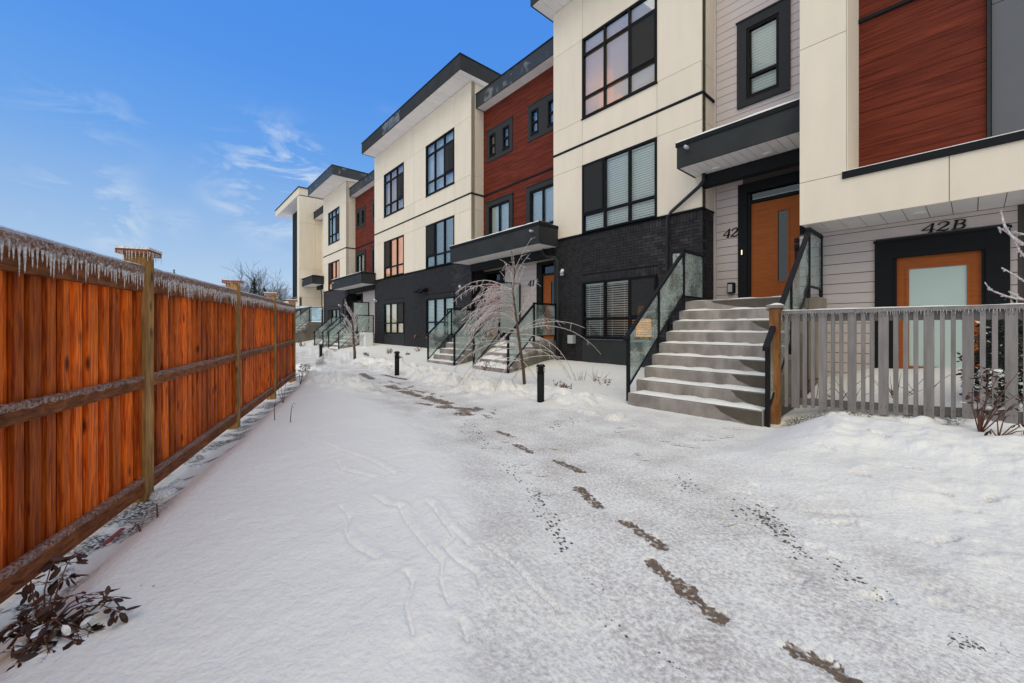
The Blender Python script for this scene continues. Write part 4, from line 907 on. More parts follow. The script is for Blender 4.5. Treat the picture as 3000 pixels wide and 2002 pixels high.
l42 = thing('landing_wall', 'bare concrete landing wall behind the grey picket fence, beside the wide stairs', 'wall', (-1.76, 8.3, 0)); MB().box(-1.825, -1.72, 8.2, 8.94, .2, 1.83).build('wall_block', mat('beige_concrete', (.30, .26, .20), .85, var=.2), l42)
RL = railing('glass railing on the left side of the wide stairs, thick with frost', -3.90, 6.05, .20, 8.05, 1.86, 8.98, ret=-.26)
railing('glass railing on the right side of the wide stairs, behind the orange wood post', -1.79, 6.05, .12, 8.05, 1.90, 8.90)
g41 = -10.55
stairs('far left stairs of the number 41 pair, swept clean, beyond the arching branches', -12.6, -10.95, 7.03, 8.05, .95, 5, NR-.002, wet=False)
stairs('snow-heaped stairs below the number 41 door, right behind the weeping tree', -9.85, -8.30, 7.03, 8.05, .95, 5, NR-.002, wet=False, thick=.10)
lw = thing('landing_wall', 'concrete landing wall between the two number 41 stairs', 'wall', (g41, 8.4, 0)); MB().box(-10.94, -9.86, 8.08, NR-.003, 0, .93).build('wall_block', M['concretewall'], lw)
railing('glass railing farthest left on the number 41 stairs', -12.62, 7.08, .10, 8.05, .98, 8.98, ret=-.26)
railing('glass railing second from the left on the number 41 stairs', -10.93, 7.08, .10, 8.05, .98, None)
railing('glass railing third from the left, behind the weeping tree branches', -9.87, 7.08, .10, 8.05, .98, None)
railing('glass railing beside the door 41, with a panel running to the brick wall', -8.28, 7.08, .10, 8.05, .98, 8.98)
# far pair by block C / B
stairs('left stairs of the far pair behind the small bare tree', -26.5, -24.85, 7.03, 8.05, .95, 5, NR-.002, wet=False)
stairs('right stairs of the far pair behind the small bare tree', -23.75, -22.1, 7.03, 8.05, .95, 5, NR-.002, wet=False, thick=.07)
lw = thing('landing_wall', 'concrete landing wall between the far pair of stairs', 'wall', (-24.3, 8.4, 0)); MB().box(-24.84, -23.76, 8.08, NR-.003, 0, .93).build('wall_block', M['concretewall'], lw)
for k, x in enumerate((-26.52, -24.83, -23.77, -22.08)):
    railing(('leftmost', 'second', 'third', 'rightmost')[k]+' glass railing of the far pair of stairs behind the small bare tree', x, 7.08, .10, 8.05, .98, (8.98 if k in (0, 3) else None), ret=(-.26 if k == 0 else 0))
stairs('farthest stairs, climbing out from behind the cedar fence end', -33.9, -31.5, 6.0, 8.05, 1.75, 9, NR-.002, wet=False)
lw = thing('landing_wall', 'tall concrete landing wall of the farthest stairs', 'wall', (-31.4, 8.4, 0)); MB().box(-31.49, -31.38, 6.3, 8.95, 0, 1.0).box(-31.49, -31.38, 7.9, 8.95, 1.0, 1.7).build('wall_block', M['concretewall'], lw)
railing('left glass railing of the farthest stairs', -33.92, 6.05, .15, 8.05, 1.78, None)
railing('right glass railing of the farthest stairs, by the drainpipe', -31.45, 6.05, .15, 8.05, 1.78, 8.98)

# ------------------------------------------------------------------ things on and by the walls
def wall_camera(label, x, z, n=8.99):
    c = thing('security_camera', label, 'camera', (x, n, z), 'white cameras on the brick walls')
    MB().lathe((x, n-.05, z-.06), [(.05, 0), (.055, .05), (.03, .10)], 12).build('base', M['white'], c, smooth=True)
    MB().tube([(x+.02, n-.10, z+.01), (x+.20, n-.24, z+.05)], [.045, .05], 10).build('camera_body', M['white'], c, smooth=True)
for px, py, lb in ((1648, 802, 'white camera on the brick right of door 41'), (1352, 845, 'white camera on black brick above the two wall vents, right of them'), (1104, 882, 'white camera on the left end of the brick beside the small tree'), (1000, 897, 'small white camera left of the far door'), (948, 907, 'white camera farthest left by the drainpipe')):
    p = at_n(px, py, 8.97); wall_camera(lb, p[0], p[2])
hp = thing('heat_pump', 'white outdoor heat pump unit in the snow right of the far stairs', 'heat pump', (-21.0, 8.2, .35))
a = at_n(1076, 1030, 8.0); b_ = at_n(1108, 1030, 8.0)
MB().box(-21.3, -20.5, 7.9, 8.3, .30, 1.08).build('casing', M['white'], hp)
gr = MB()
for k in range(12): gr.box(-21.22, -20.72, 7.885, 7.899, .38+k*.052, .40+k*.052)
gr.build('grille', M['greybox'], hp)
MB().lathe((-20.95, 7.895, .68), [(.01, 0), (.01, .01)], 8).build('fan_hub', M['greybox'], hp)

# ------------------------------------------------------------------ bollards
def bollard(px, base, t, h, label):
    x, y = cw((px-1500)/FP*t, t); z = CAMH-(base-HZ)/FP*t
    o = thing('bollard_light', label, 'bollard', (x, y, z), 'black bollard lights along the path')
    MB().lathe((x, y, z-.15), [(.062, 0), (.062, h+.01)], 22).build('bollard_post', M['charcoal_trim'], o, smooth=True)
    hd = h-.13
    for k in range(3): MB().lathe((x, y, z+hd-.02+k*.032), [(.058, 0), (.082, .004), (.060, .018)], 22).build('louvre', M['black'], o, smooth=True)
    MB().lathe((x, y, z+hd-.10), [(.050, 0), (.050, .2)], 14).build('lamp_core', M['charcoal'], o, smooth=True)
    MB().lathe((x, y, z+hd+.075), [(.080, 0), (.075, .025), (.058, .045), (.03, .058), (.005, .062)], 22).build('dome_cap', M['black'], o, smooth=True)
    V = MB().lathe((x, y, z+hd+.084), [(.060, .030), (.045, .050), (.02, .060), (.004, .064)], 14); V.build('frost', M['icicle'], o, smooth=True)
bollard(1584, 1194, 7.0, .76, 'nearest black bollard light, right of the weeping tree')
bollard(1163, 1104, 11.0, .70, 'middle black bollard light, in the snow left of the number 41 stairs')
bollard(940, 1050, 17.0, .60, 'farthest black bollard light, left of the small bare tree')

# ------------------------------------------------------------------ grey picket fence with orange post
pf = thing('picket_fence', 'grey painted picket fence with frosted top rail in front of the 42B garden', 'fence', (-.3, 6.4, .3))
NP = 6.4
def xs_at(px): return at_n(px, 900, NP)[0]
PK = [(0,22),(45,97),(118,146),(172,196),(222,276),(302,328),(357,383),(412,469),(500,528),(556,586),(614,681),(711,745),(776,809),(843,875),(909,980),(1017,1049),(1088,1121),(1162,1240),(1278,1317),(1357,1397),(1442,1528),(1562,1605),(1650,1695),(1740,1830),(1880,1925),(1970,2020),(2070,2170),(2220,2270),(2330,2380),(2440,2560)]
for k, (a, b) in enumerate(PK):
    x0, x1 = xs_at(2300+a*.4464), xs_at(2300+b*.4464); zb = .235+.17*(x0+1.8)/3.2+random.uniform(-.015, .015)
    piece('picket', M['greywood'], pf, x0, x1, NP-.022+random.uniform(-.002, .002), NP, zb, 1.492+random.uniform(-.003, .003))
nh = MB()
for k, (a, b) in enumerate(PK):
    x0, x1 = xs_at(2300+a*.4464), xs_at(2300+b*.4464)
    for zz in (1.44, .32+.055*(x0+1.8)):
        for xx in ((x0+x1)/2,) if x1-x0 < .07 else (x0+.025, x1-.025): nh.box(xx-.003, xx+.003, NP-.027, NP-.02, zz-.003, zz+.003)
nh.build('nail_heads', M['black'], pf, kind='stuff')
xr = xs_at(3400)
ba = MB(); z0, z1 = .25, .40
for (za, zb, nm) in ((1.39, 1.49, 'top_rail'), (0, 0, 'bottom_rail')):
    if nm == 'top_rail': MB().box(-1.72, xr, NP+.001, NP+.04, za, zb).build(nm, M['greywood_d'], pf)
    else: MB().prism([(-1.72, .27), (xr, .27+.055*(xr+1.7)), (xr, .36+.055*(xr+1.7)), (-1.72, .36)], 'y', NP+.001, NP+.04).build(nm, M['greywood_d'], pf)
cr = MB().box(-1.74, xr, NP-.05, NP+.09, 1.495, 1.535).build('cap_rail', M['greywood'], pf)
snowtop(cr, -1.74, xr, NP-.052, NP+.09, 1.534, .014, nx=120, ny=3)
px0, px1 = xs_at(2263), xs_at(2291)
po = MB().box(px0, px1, NP-.14, NP+.0-.035, -.1, 1.575).build('post', M['orangepost'], pf)
po.location.y += .0
pc = MB().box(px0-.03, px1+.03, NP-.17, NP-.0, 1.576, 1.612).build('post_cap', M['greywood'], pf); snowtop(pc, px0-.03, px1+.03, NP-.17, NP, 1.611, .03, nx=5, ny=4)
_icm = []
for k in range(4):
    b = MB(); b.tube([(0, 0, 0), (.0005*k, 0, -.15), (.001, 0, -.35), (0, .0005, -.6), (0, 0, -.85), (.0005, 0, -1.0)], [.0105, .0085+.001*k, .008, .0055, .0038, .0012], 6)
    me = bpy.data.meshes.new('icicle'); me.from_pydata(b.v, [], b.f); me.materials.append(M['icicle']); me.polygons.foreach_set('use_smooth', [True]*len(me.polygons)); _icm.append(me)
def icicle(parent, p, ln, w=1.0):
    o = bpy.data.objects.new('icicle', random.choice(_icm)); reg(o, parent, p); o.scale = (w, w, ln); return o
x = -1.7; b = MB()
while x < 1.0:
    l = random.uniform(.015, .05); b.tube([(x, NP-.048, 1.497), (x, NP-.047, 1.497-l)], [.004, .0008], 5); x += random.uniform(.014, .03)
b.build('icicle_fringe', M['icicle'], pf, kind='stuff')

# ------------------------------------------------------------------ cedar fence
FA = 1.706
fd = np.array([-.3460, .9382])       # along the fence, camera frame
fpn = np.array([.9382, .3460])       # towards the camera
def fw(s, off):                      # distance along from the line's start, offset to the camera side
    c = np.array([-FA, 0])+fd*s+fpn*off; return cw(*c)
DW = np.array([fd[0]*CT-fd[1]*ST, fd[0]*ST+fd[1]*CT]); PW = np.array([fpn[0]*CT-fpn[1]*ST, fpn[0]*ST+fpn[1]*CT])
FROT = math.atan2(DW[1], DW[0])
cf = thing('cedar_fence', 'tall orange-stained cedar board fence hung with icicles, along the left side', 'fence', (*fw(3, 0), 0))
def fz(s): return .085*max(0, s-3.0)/7          # the fence climbs slightly
PS = [z/.9382 for z in (-.6, 1.70, 3.18, 5.46, 7.73, 9.95)]
def fbox(name, m, s0, s1, o0, o1, z0, z1, parent=None):
    c = fw((s0+s1)/2, (o0+o1)/2); dz = fz((s0+s1)/2)
    oo = piece(name, m, parent or cf, c[0]-(s1-s0)/2, c[0]+(s1-s0)/2, c[1]-(o1-o0)/2, c[1]+(o1-o0)/2, z0+dz, z1+dz)
    sl = (fz(s1)-fz(s0))/(s1-s0) if s1 > s0 else 0
    oo.rotation_euler = (0, -math.atan(sl), FROT) ; return oo
TOP = 1.775
s = PS[0]
while s < PS[-1]-.03:                       # lapped back boards
    e = min(s+random.uniform(.11, .145), PS[-1]-.02); fbox('board', M['fence'], s+.001, e-.0005, -.095, -.074+random.uniform(-.002, .002), .06, TOP-.06); s = e
s = PS[0]+.03
while s < PS[-1]-.10:                       # face boards standing proud of them
    w = random.uniform(.055, .105); fbox('board', M['fence'], s, s+w, -.068, -.0425, .055, TOP-.06); s += w+random.uniform(.035, .085)
# batten edges catching the light
for i in range(len(PS)-1):
    a, b = PS[i]+.045, PS[i+1]-.045
    tr_ = fbox('top_rail', M['rail'], a, b, -.042, -.004, TOP-.195, TOP-.008)
    fbox('middle_rail', M['rail'], a, b, -.042, -.002, .83, .925)
    fbox('bottom_rail', M['rail'], a, b, -.042, .0, .005, .135)
    fbox('back_rail', M['rail'], a, b, -.115, -.085, TOP-.18, TOP-.008)
    for zz, nm in ((.926, 1), (.136, 1)):   # scalloped ice along the rails
        g = MB(); V = []; F = []; m_ = int((b-a)/.028)
        for q in range(m_+1):
            ss = a+(b-a)*q/m_; hh = .006+.005*abs(math.sin(ss*22))+.002*random.random(); dz = fz(ss)
            p0 = fw(ss, -.040); p1 = fw(ss, -.012); p2 = fw(ss, .003+.004*abs(math.sin(ss*22)))
            V += [(*p0, zz+dz+.0005), (*p1, zz+dz+hh), (*p2, zz+dz+.002), (*p2, zz+dz-.022-.014*random.random())]
        for q in range(m_):
            for r_ in (0, 1, 2): F.append((q*4+r_, q*4+4+r_, q*4+5+r_, q*4+1+r_))
        g.add(V, F); g.build('ice_edge', M['thinice'], tr_, smooth=True)
    g = MB(); V = []; F = []; m_ = int((b-a)/.018); pr = [(-.118, .002), (-.08, .016), (-.04, .017), (-.008, .012)]
    for q in range(m_+1):
        ss = a+(b-a)*q/m_; dz = fz(ss); hh = .004*float(vnoise(np.array(ss*20), np.array(1.)))
        for o_, h_ in pr: V.append((*fw(ss, o_), TOP-.006+dz+h_*.8+hh))
        dr = .045+.055*float(vnoise(np.array(ss*13.), np.array(2.)))+.018*random.random()
        V.append((*fw(ss, .006+.003*random.random()), TOP-.010+dz)); V.append((*fw(ss, .007+.004*random.random()), TOP-dr*.6+dz)); V.append((*fw(ss, .0005), TOP-dr+dz))
    for q in range(m_):
        for r_ in range(6): F.append((q*7+r_, q*7+7+r_, q*7+8+r_, q*7+1+r_))
    g.add(V, F); g.build('ice_crust', M['crust'], tr_, smooth=True)
    g = MB(); V = []; F = []
    for q in range(m_+1):
        ss = a+(b-a)*q/m_; dz = fz(ss); hh = .004*float(vnoise(np.array(ss*20), np.array(1.)))
        V += [(*fw(ss, -.10), TOP+.006+dz+hh), (*fw(ss, -.06), TOP+.015+dz+hh), (*fw(ss, -.012), TOP+.011+dz+hh), (*fw(ss, .004), TOP-.001+dz+hh)]
    for q in range(m_):
        for r_ in range(3): F.append((q*4+r_, q*4+4+r_, q*4+5+r_, q*4+1+r_))
    g.add(V, F); g.build('frost_line', M['iceblock'], tr_, smooth=True)
for i, ps in enumerate(PS):
    for sd in (-1, 1):
        a_ = ps-.066-.034 if sd < 0 else ps+.067
        fbox('side_trim', M['fence'], a_, a_+.033, -.06, -.008, .14, TOP-.196)
    p_ = fbox('post', M['post'], ps-.066, ps+.066, -.12, .014, -.35, 1.865); p_.rotation_euler = (0, 0, FROT)
    c = fbox('post_cap', M['postcap'], ps-.105, ps+.105, -.155, .050, 1.866, 1.90); c.rotation_euler = (0, 0, FROT)
    c2 = fbox('cap_ice', M['iceblock'], ps-.108, ps+.108, -.158, .053, 1.901, 1.918); c2.rotation_euler = (0, 0, FROT)
    fr = MB()
    for sd, oo_ in ((-.104, None), (None, .050), (.104, None)):
        q = -.1
        while q < .1:
            pp = fw(ps+(sd if sd else q), oo_ if oo_ else q-.055); l = random.uniform(.02, .085); fr.tube([(*pp, 1.885+fz(ps)), (*pp, 1.885+fz(ps)-l)], [.0045, .0008], 5); q += random.uniform(.012, .028)
    fr.build('cap_icicles', M['icicle'], cf, kind='stuff')
cnt = 0; rest = MB()
s = PS[1]+.1
while s < PS[-1]-.06:
    if any(abs(s-p) < .06 for p in PS): s += .03; continue
    l = random.choice((.05, .07, .09, .12, .15))*random.uniform(.7, 1.3); p = fw(s, .004); zz = TOP-.045+fz(s)-random.uniform(0, .025)
    if cnt < 300: icicle(cf, (p[0], p[1], zz), l*.8+.025, random.uniform(.45, .85)); cnt += 1
    s += random.uniform(.018, .044)
# end return of the fence
# ------------------------------------------------------------------ plants
def twig_tree(name, label, base, trunk, branches, rt, icy=True, cat='tree', barkmat='stem', k=5, group=None):
    o = thing(name, label, cat, base, group)
    n = len(trunk); MB().tube(trunk, [rt*(1-.75*i/(n-1)) for i in range(n)], 8).build('trunk', M['bark'], o, smooth=True)
    b = MB(); ic = MB()
    for pts, r in branches:
        m_ = len(pts); rr = [r*(1-.65*i/(m_-1)) for i in range(m_)]; b.tube(pts, rr, 4, cap=False)
        if icy: ic.tube([(p[0], p[1], p[2]+rr[i]*.5) for i, p in enumerate(pts)], [q*1.25+.0022 for q in rr], 4, cap=False)
    b.build('branches', M[barkmat], o, smooth=True)
    if icy: ic.build('branch_ice', M['twigice'], o, smooth=True)
    return o
M['bark'] = mat('young_bark', (0.10, 0.062, 0.04), 0.8, var=.4, vscale=20, stretch=(1, 1, 4), bump=.4)
def arc(p, d, ln, droop, m_=9, jit=.03):
    p = np.array(p, float); d = np.array(d, float); d /= np.linalg.norm(d); out = [p.copy()]
    for i in range(m_):
        d = d+np.array((0, 0, -droop/m_))+rng.normal(0, jit, 3); d /= np.linalg.norm(d); p = p+d*ln/m_; out.append(p.copy())
    return out
def camdir(x, z, h): w = cw(x, z); return (w[0], w[1], h)
bt = 8.75; base = at_d(1538, 1136, bt)
TR = [at_d(*q) for q in ((1538, 1145, bt), (1533, 1080, bt), (1524, 1020, bt), (1516, 960, bt), (1508, 900, bt), (1503, 850, bt), (1508, 800, bt), (1505, 765, bt), (1498, 735, bt+.05))]
def trunk_at(h):
    zs = [p[2] for p in TR]; i = max(0, min(len(TR)-2, next((j for j in range(len(TR)-1) if zs[j+1] > h), len(TR)-2))); f = (h-zs[i])/(zs[i+1]-zs[i]); return np.array(TR[i])*(1-f)+np.array(TR[i+1])*f
BR = []
def add_branch(p, d, ln, droop, r, sub=0, dens=0, subr=.0028, m_=10, up=False):
    a = arc(p, d, ln, droop, m_); BR.append((a, r))
    for q in range(dens):
        i = rng.randint(int(m_*.35), m_); pp = a[i]*1.0; dd = (a[min(i+1, m_)]-a[i-1]); dd /= np.linalg.norm(dd)+1e-9
        dd = dd*.6+np.array(camdir(rng.normal(-.1, .35), rng.normal(0, .4), rng.uniform(-.9, .1) if not up else rng.uniform(.1, .7))); BR.append((arc(pp, dd, rng.uniform(.05, .17), .5, 3, .09), subr))
for i in range(50):                     # dense drooping side, to the left
    h = rng.uniform(1.15, 2.15); p = trunk_at(h); add_branch(p, camdir(rng.uniform(-1.0, -.45), rng.uniform(-.55, .55), rng.uniform(.35, .95)), rng.uniform(.75, 1.55), rng.uniform(1.3, 2.3), .0062, dens=20)
for i in range(16):
    h = rng.uniform(1.7, 2.6); p = trunk_at(h); add_branch(p, camdir(rng.uniform(-.5, .5), rng.uniform(-.4, .4), 1.0), rng.uniform(.35, .8), rng.uniform(.1, .9), .004, dens=3)
for i in range(9):                     # low arching ones, both ways
    h = rng.uniform(.55, 1.3); p = trunk_at(h); sx = rng.choice([-1, 1]); add_branch(p, camdir(sx*rng.uniform(.7, 1), rng.uniform(-.4, .4), rng.uniform(.15, .8)), rng.uniform(.7, 1.7), rng.uniform(.9, 2.0), .0055, dens=4)
for (x_, z_, h_, st, ln, dr) in ((1, .1, .55, 1.22, 2.1, 1.35), (1, -.2, .25, 1.15, 1.7, 2.0), (1, .2, .3, 1.0, 1.5, 1.9), (.9, .1, 1.5, 1.5, 1.0, -.25), (-1, -.2, .3, 1.0, 1.9, 1.6), (-1, .1, .25, .85, 1.8, 1.7), (.5, -.3, -.5, .6, .8, .6), (-.5, .2, -.6, .5, .8, .4), (-.6, -.6, .2, .62, 1.3, 1.8), (1, 0, .35, .62, .9, .5)):
    add_branch(trunk_at(st), camdir(x_, z_, h_), ln, dr, .0065, dens=5)
tree1 = twig_tree('weeping_tree', 'young weeping tree glazed with pinkish ice, bending left over the stairs', base, TR, BR, .038)
# small bare tree farther off
bt2 = 14.4; base2 = at_d(1040, 1066, bt2)
TR2 = [at_d(*q) for q in ((1040, 1070, bt2), (1039, 1030, bt2), (1036, 1000, bt2), (1034, 960, bt2), (1031, 930, bt2), (1030, 903, bt2))]
BR = []; TRs = TR; TR = TR2
for i in range(34):
    h = rng.uniform(.55, 1.9); a_ = rng.uniform(0, 6.28); l_ = .85*(1-.35*abs(h-.9)); add_branch(trunk_at(h), camdir(math.cos(a_), math.sin(a_), rng.uniform(.6, 1.2)), l_*rng.uniform(.5, .9), rng.uniform(-.8, -.1), .009, dens=7, subr=.005, m_=7, up=True)
twig_tree('bare_tree', 'small bare tree with snow on its short branches, beside the farthest bollard', base2, TR2, BR, .055)
# leafy winter shrubs
_lm = None
def leaf_mesh():
    b = MB(); L_ = [(-.0, 0), (.28, .20), (.62, .22), (.88, .12), (1, 0)]
    V = [(x, y, .05*math.sin(x*3)-.35*abs(y)) for x, y in L_]+[(x, -y, .05*math.sin(x*3)-.35*abs(y)) for x, y in L_[1:-1]]+[(x, 0, .05*math.sin(x*3)) for x, _ in L_[1:-1]]
    b.add(V, [(0, 1, 8), (1, 2, 9, 8), (2, 3, 10, 9), (3, 4, 10), (0, 8, 5), (8, 9, 6, 5), (9, 10, 7, 6), (10, 4, 7)])
    me = bpy.data.meshes.new('leaf'); me.from_pydata(b.v, [], b.f); me.materials.append(M['leaf']); me.polygons.foreach_set('use_smooth', [True]*len(me.polygons)); return me
LM = leaf_mesh()
LMI = LM.copy(); LMI.materials.clear(); LMI.materials.append(M['iceblock'])
def shrub(label, base, spots, leaf, stem_r, nl, ice=.12, down=.5, name='shrub'):
    o = thing(name, label, 'shrub', base); st = MB(); pts = []
    for (tx, ty, tz) in spots:
        a = np.array(base); e = np.array((tx, ty, tz)); mid_ = (a+e)/2+np.array((rng.normal(0, .02), rng.normal(0, .02), .04)); c = [a, (a+mid_)/2, mid_, (mid_+e)/2+np.array((0, 0, .015)), e]
        st.tube(c, [stem_r, stem_r*.85, stem_r*.7, stem_r*.55, stem_r*.4], 5); pts += [(c[2], c[3]), (c[3], c[4]), (c[4], c[4]+(c[4]-c[3])*.3), (c[4], c[4])]
    for q in range(nl):
        i = rng.randint(len(pts)); a, b = pts[i]; p = a+(b-a)*rng.rand()
        az = rng.uniform(0, 6.28); pit = rng.normal(down, .45); d = np.array((math.cos(az)*.02, math.sin(az)*.02, -.004)); st.tube([p, p+d], [.0015, .0012], 3)
        l = bpy.data.objects.new('leaf', LMI if rng.rand() < ice else LM); reg(l, o, tuple(p+d)); s_ = leaf*rng.uniform(.7, 1.25); l.scale = (s_, s_*1.0, s_); l.rotation_euler = (rng.normal(0, .5), pit, az)
    st.build('stems', M['stem'], o, smooth=True); return o
def sp(px, py, t): return at_d(px, py, t)
b0 = at_d(60, 1960, 1.62)
gx, gy = cw(-(1500-130)/FP*1.62, 1.62)
base_s = (gx, gy, gh(gx, gy)-.02)
spots = [sp(*q) for q in ((160, 1640, 1.75), (215, 1625, 1.72), (190, 1690, 1.7), (120, 1770, 1.66), (200, 1750, 1.62), (260, 1790, 1.62), (320, 1750, 1.66), (290, 1740, 1.7), (60, 1830, 1.56), (15, 1850, 1.52), (180, 1830, 1.52), (230, 1860, 1.54), (110, 1880, 1.5), (270, 1840, 1.6), (140, 1900, 1.48), (20, 1900, 1.46), (90, 1700, 1.7), (240, 1905, 1.5), (170, 1945, 1.46), (60, 1930, 1.44), (300, 1870, 1.56), (100, 1820, 1.56), (340, 1790, 1.62))]
shrub('leafy shrub with dark brown leaves by the cedar fence, nearest the camera', base_s, spots, .045, .004, 320)
def mini(label, px, py, t, spots, leaf, nl, r=.003, ice=.15, down=.4):
    x, y = cw((px-1500)/FP*t, t); shrub(label, (x, y, gh(x, y)-.02), [sp(a, b, t+c) for a, b, c in spots], leaf, r, nl, ice, down, name='twig')
mini('iced leafy twig poking from the snow right of the nearest shrub', 410, 1800, 1.85, [(450, 1755, 0), (495, 1765, 0), (395, 1785, 0), (430, 1745, .02)], .045, 8, ice=.6)
mini('short curled stem in the snow right of the first fence post', 462, 1535, 2.65, [(458, 1485, 0)], .02, 2, r=.006)
mini('tiny stem bent over by the fence foot, left of the curled one', 415, 1562, 2.5, [(388, 1552, 0)], .02, 2, r=.008)
mini('leaf stalk farther along the ridge, left of a bent one', 805, 1195, 5.2, [(808, 1175, 0)], .05, 3, r=.006)
mini('bent stalk at the top of the ridge', 850, 1203, 5.1, [(860, 1180, 0)], .03, 2, r=.006)
mini('small leafy shrub in the snow by the fence end', 880, 1095, 9.0, [(890, 1070, 0), (880, 1078, .1), (898, 1072, -.1), (872, 1085, 0)], .09, 26, r=.006)
mini('dry plant on the right of the cedar fence foot', 830, 1150, 6.6, [(822, 1110, 0), (840, 1105, 0), (815, 1125, 0)], .03, 6, r=.004)
# shrub at right in front of the picket fence
x, y = at_n(2870, 1255, 5.95)[0], 5.95
shrub('straggly shrub with red stems and drooping leaves in front of the picket fence', (x, y, gh(x, y)-.03), [at_n(*q, 5.95+random.uniform(-.25, .25)) for q in ((2880, 1100), (2900, 1085), (2920, 1110), (2870, 1150), (2850, 1135), (2960, 1120), (2985, 1090), (2975, 1160), (2880, 1200), (2940, 1190), (2990, 1180), (2905, 1150))], .055, .006, 90)
x, y = at_n(2925, 1285, 5.75)[0], 5.75
shrub('low bare-stemmed shrub at the right edge of the snow', (x, y, gh(x, y)-.03), [at_n(*q, 5.75) for q in ((2985, 1235), (3020, 1240), (2940, 1200), (3040, 1270), (2900, 1262), (2960, 1215))], .05, .006, 12, down=1.2)
# twigs in the 42B garden
def bare_twigs(label, cx, cy, n_, hmin, hmax, r=.004, group=None, lean=.35, name='dry_plant', leafy=0, stm=None):
    z = gh(cx, cy); o = thing(name, label, 'plant', (cx, cy, z), group); b = MB(); ic = MB()
    for i in range(n_):
        p = (cx+rng.normal(0, .06), cy+rng.normal(0, .06), z-.03); a = arc(p, (rng.normal(0, lean), rng.normal(0, lean), 1), rng.uniform(hmin, hmax), rng.uniform(-.1, .7), 5, .06); b.tube(a, [r, r*.9, r*.8, r*.65, r*.5, r*.35], 4)
        for q in range(leafy):
            c = a[rng.randint(1, 6)]; b.tube(arc(c, rng.normal(0, 1, 3)+np.array((0, 0, .4)), .05, .2, 2, .2), [r*1.3, r*1.8, r*.4], 4)
    b.build('stalks', stm or M['stem'], o, smooth=True, kind='stuff'); return o
for k, (px, py, n_) in enumerate(((2390, 1130, 8), (2480, 1150, 5), (2630, 1160, 9), (2700, 1120, 4))):
    nn = 7.0+.15*k; p = at_n(px, py, nn); bare_twigs(('dark dry twigs behind the first grey pickets', 'thin twig behind the pickets, left of the 42B door', 'bundle of leaning red twigs below the 42B door', 'pair of thin twigs right of the leaning bundle')[k], p[0], nn, n_, .25, .6, .005, lean=.6, leafy=2 if k == 0 else 0)
for k, (px, py, n_, h) in enumerate(((1697, 1080, 9, .33), (1745, 1100, 10, .40), (1780, 1105, 6, .25), (1645, 1095, 10, .16), (1660, 1100, 8, .12))):
    t = 9.3-.3*k; p = cw((px-1500)/FP*t, t)
    bare_twigs(('reddish dry stalks by the brick below the ground floor window', 'tallest dry stalks left of the wide stairs', 'short dry stalks touching the wide stairs railing', 'low frosted tuft right of the nearest bollard', 'low leafy tuft in the snow by the brick corner')[k], p[0], p[1], n_, h*.5, h, .004, leafy=4 if k > 1 else 0)
for k, (px, t, n_, h) in enumerate(((1195, 16.5, 10, .15), (1170, 15.6, 7, .13), (1225, 17.0, 7, .3), (1140, 17.5, 12, .28), (886, 24, 16, .5), (925, 25, 10, .3), (1075, 16.6, 10, .2), (1430, 11.6, 10, .35))):
    p = cw((px-1500)/FP*t, t); bare_twigs(('low frosted plant left of the middle brick window', 'flat frosted plant beside the small tree', 'thin dry grass stalks under the brick wall', 'leafy tuft beside the heat pump', 'pale green shrub at the far landing wall', 'dry plant between the far stairs', 'frosted tuft in front of the heat pump', 'dry plant between the two number 41 stairs')[k], p[0], p[1], n_, h*.5, h, .007, leafy=5)
x, y = gp(2930, 1905, .03); bare_twigs('small green grass tuft poking through thin snow at the lower right', x, y, 26, .03, .08, .0018, lean=1.1, name='grass_tuft', stm=mat('grass_green', (.05, .065, .03), .7))
# evergreen shrub behind the fence
def leaf_cloud(name, label, c, ex, n_, size, m, cat='shrub', snow_=.06, trunk=None):
    o = thing(name, label, cat, (c[0], c[1], c[2]-ex[2])); b = MB(); w = MB()
    for i in range(n_):
        while True:
            q = rng.uniform(-1, 1, 3)
            if q@q < 1: break
        q = q*(0.55+.45*rng.rand()) if rng.rand() < .3 else q/np.sqrt(q@q)*rng.uniform(.6, 1.08)
        tw = 1-.35*max(0, q[2]); p = np.array(c)+np.array((q[0]*ex[0]*tw, q[1]*ex[1]*tw, q[2]*ex[2]))
        d = q+rng.normal(0, .5, 3); d /= np.linalg.norm(d); s_ = np.cross(d, rng.normal(0, 1, 3)); s_ /= np.linalg.norm(s_); L_ = size*rng.uniform(.6, 1.3)
        tgt = w if (rng.rand() < snow_ and q[2] > -.2) else b
        tgt.add([p, p+d*L_*.5+s_*L_*.22, p+d*L_, p+d*L_*.5-s_*L_*.22], [(0, 1, 2, 3)])
    b.build('foliage', m, o); 
    if w.v: w.build('frost', M['snow'], o)
    MB().tube([(c[0], c[1], c[2]-ex[2]-.2), (c[0], c[1], c[2]+ex[2]*.6)], [.03, .01], 6).build('trunk', M['bark'], o)
    return o
p = at_n(2945, 1075, 7.2); leaf_cloud('evergreen_shrub', 'dark evergreen shrub dusted with frost behind the right end of the picket fence', (p[0]+.05, 7.2, .86), (.38, .32, .72), 3600, .055, M['green'])
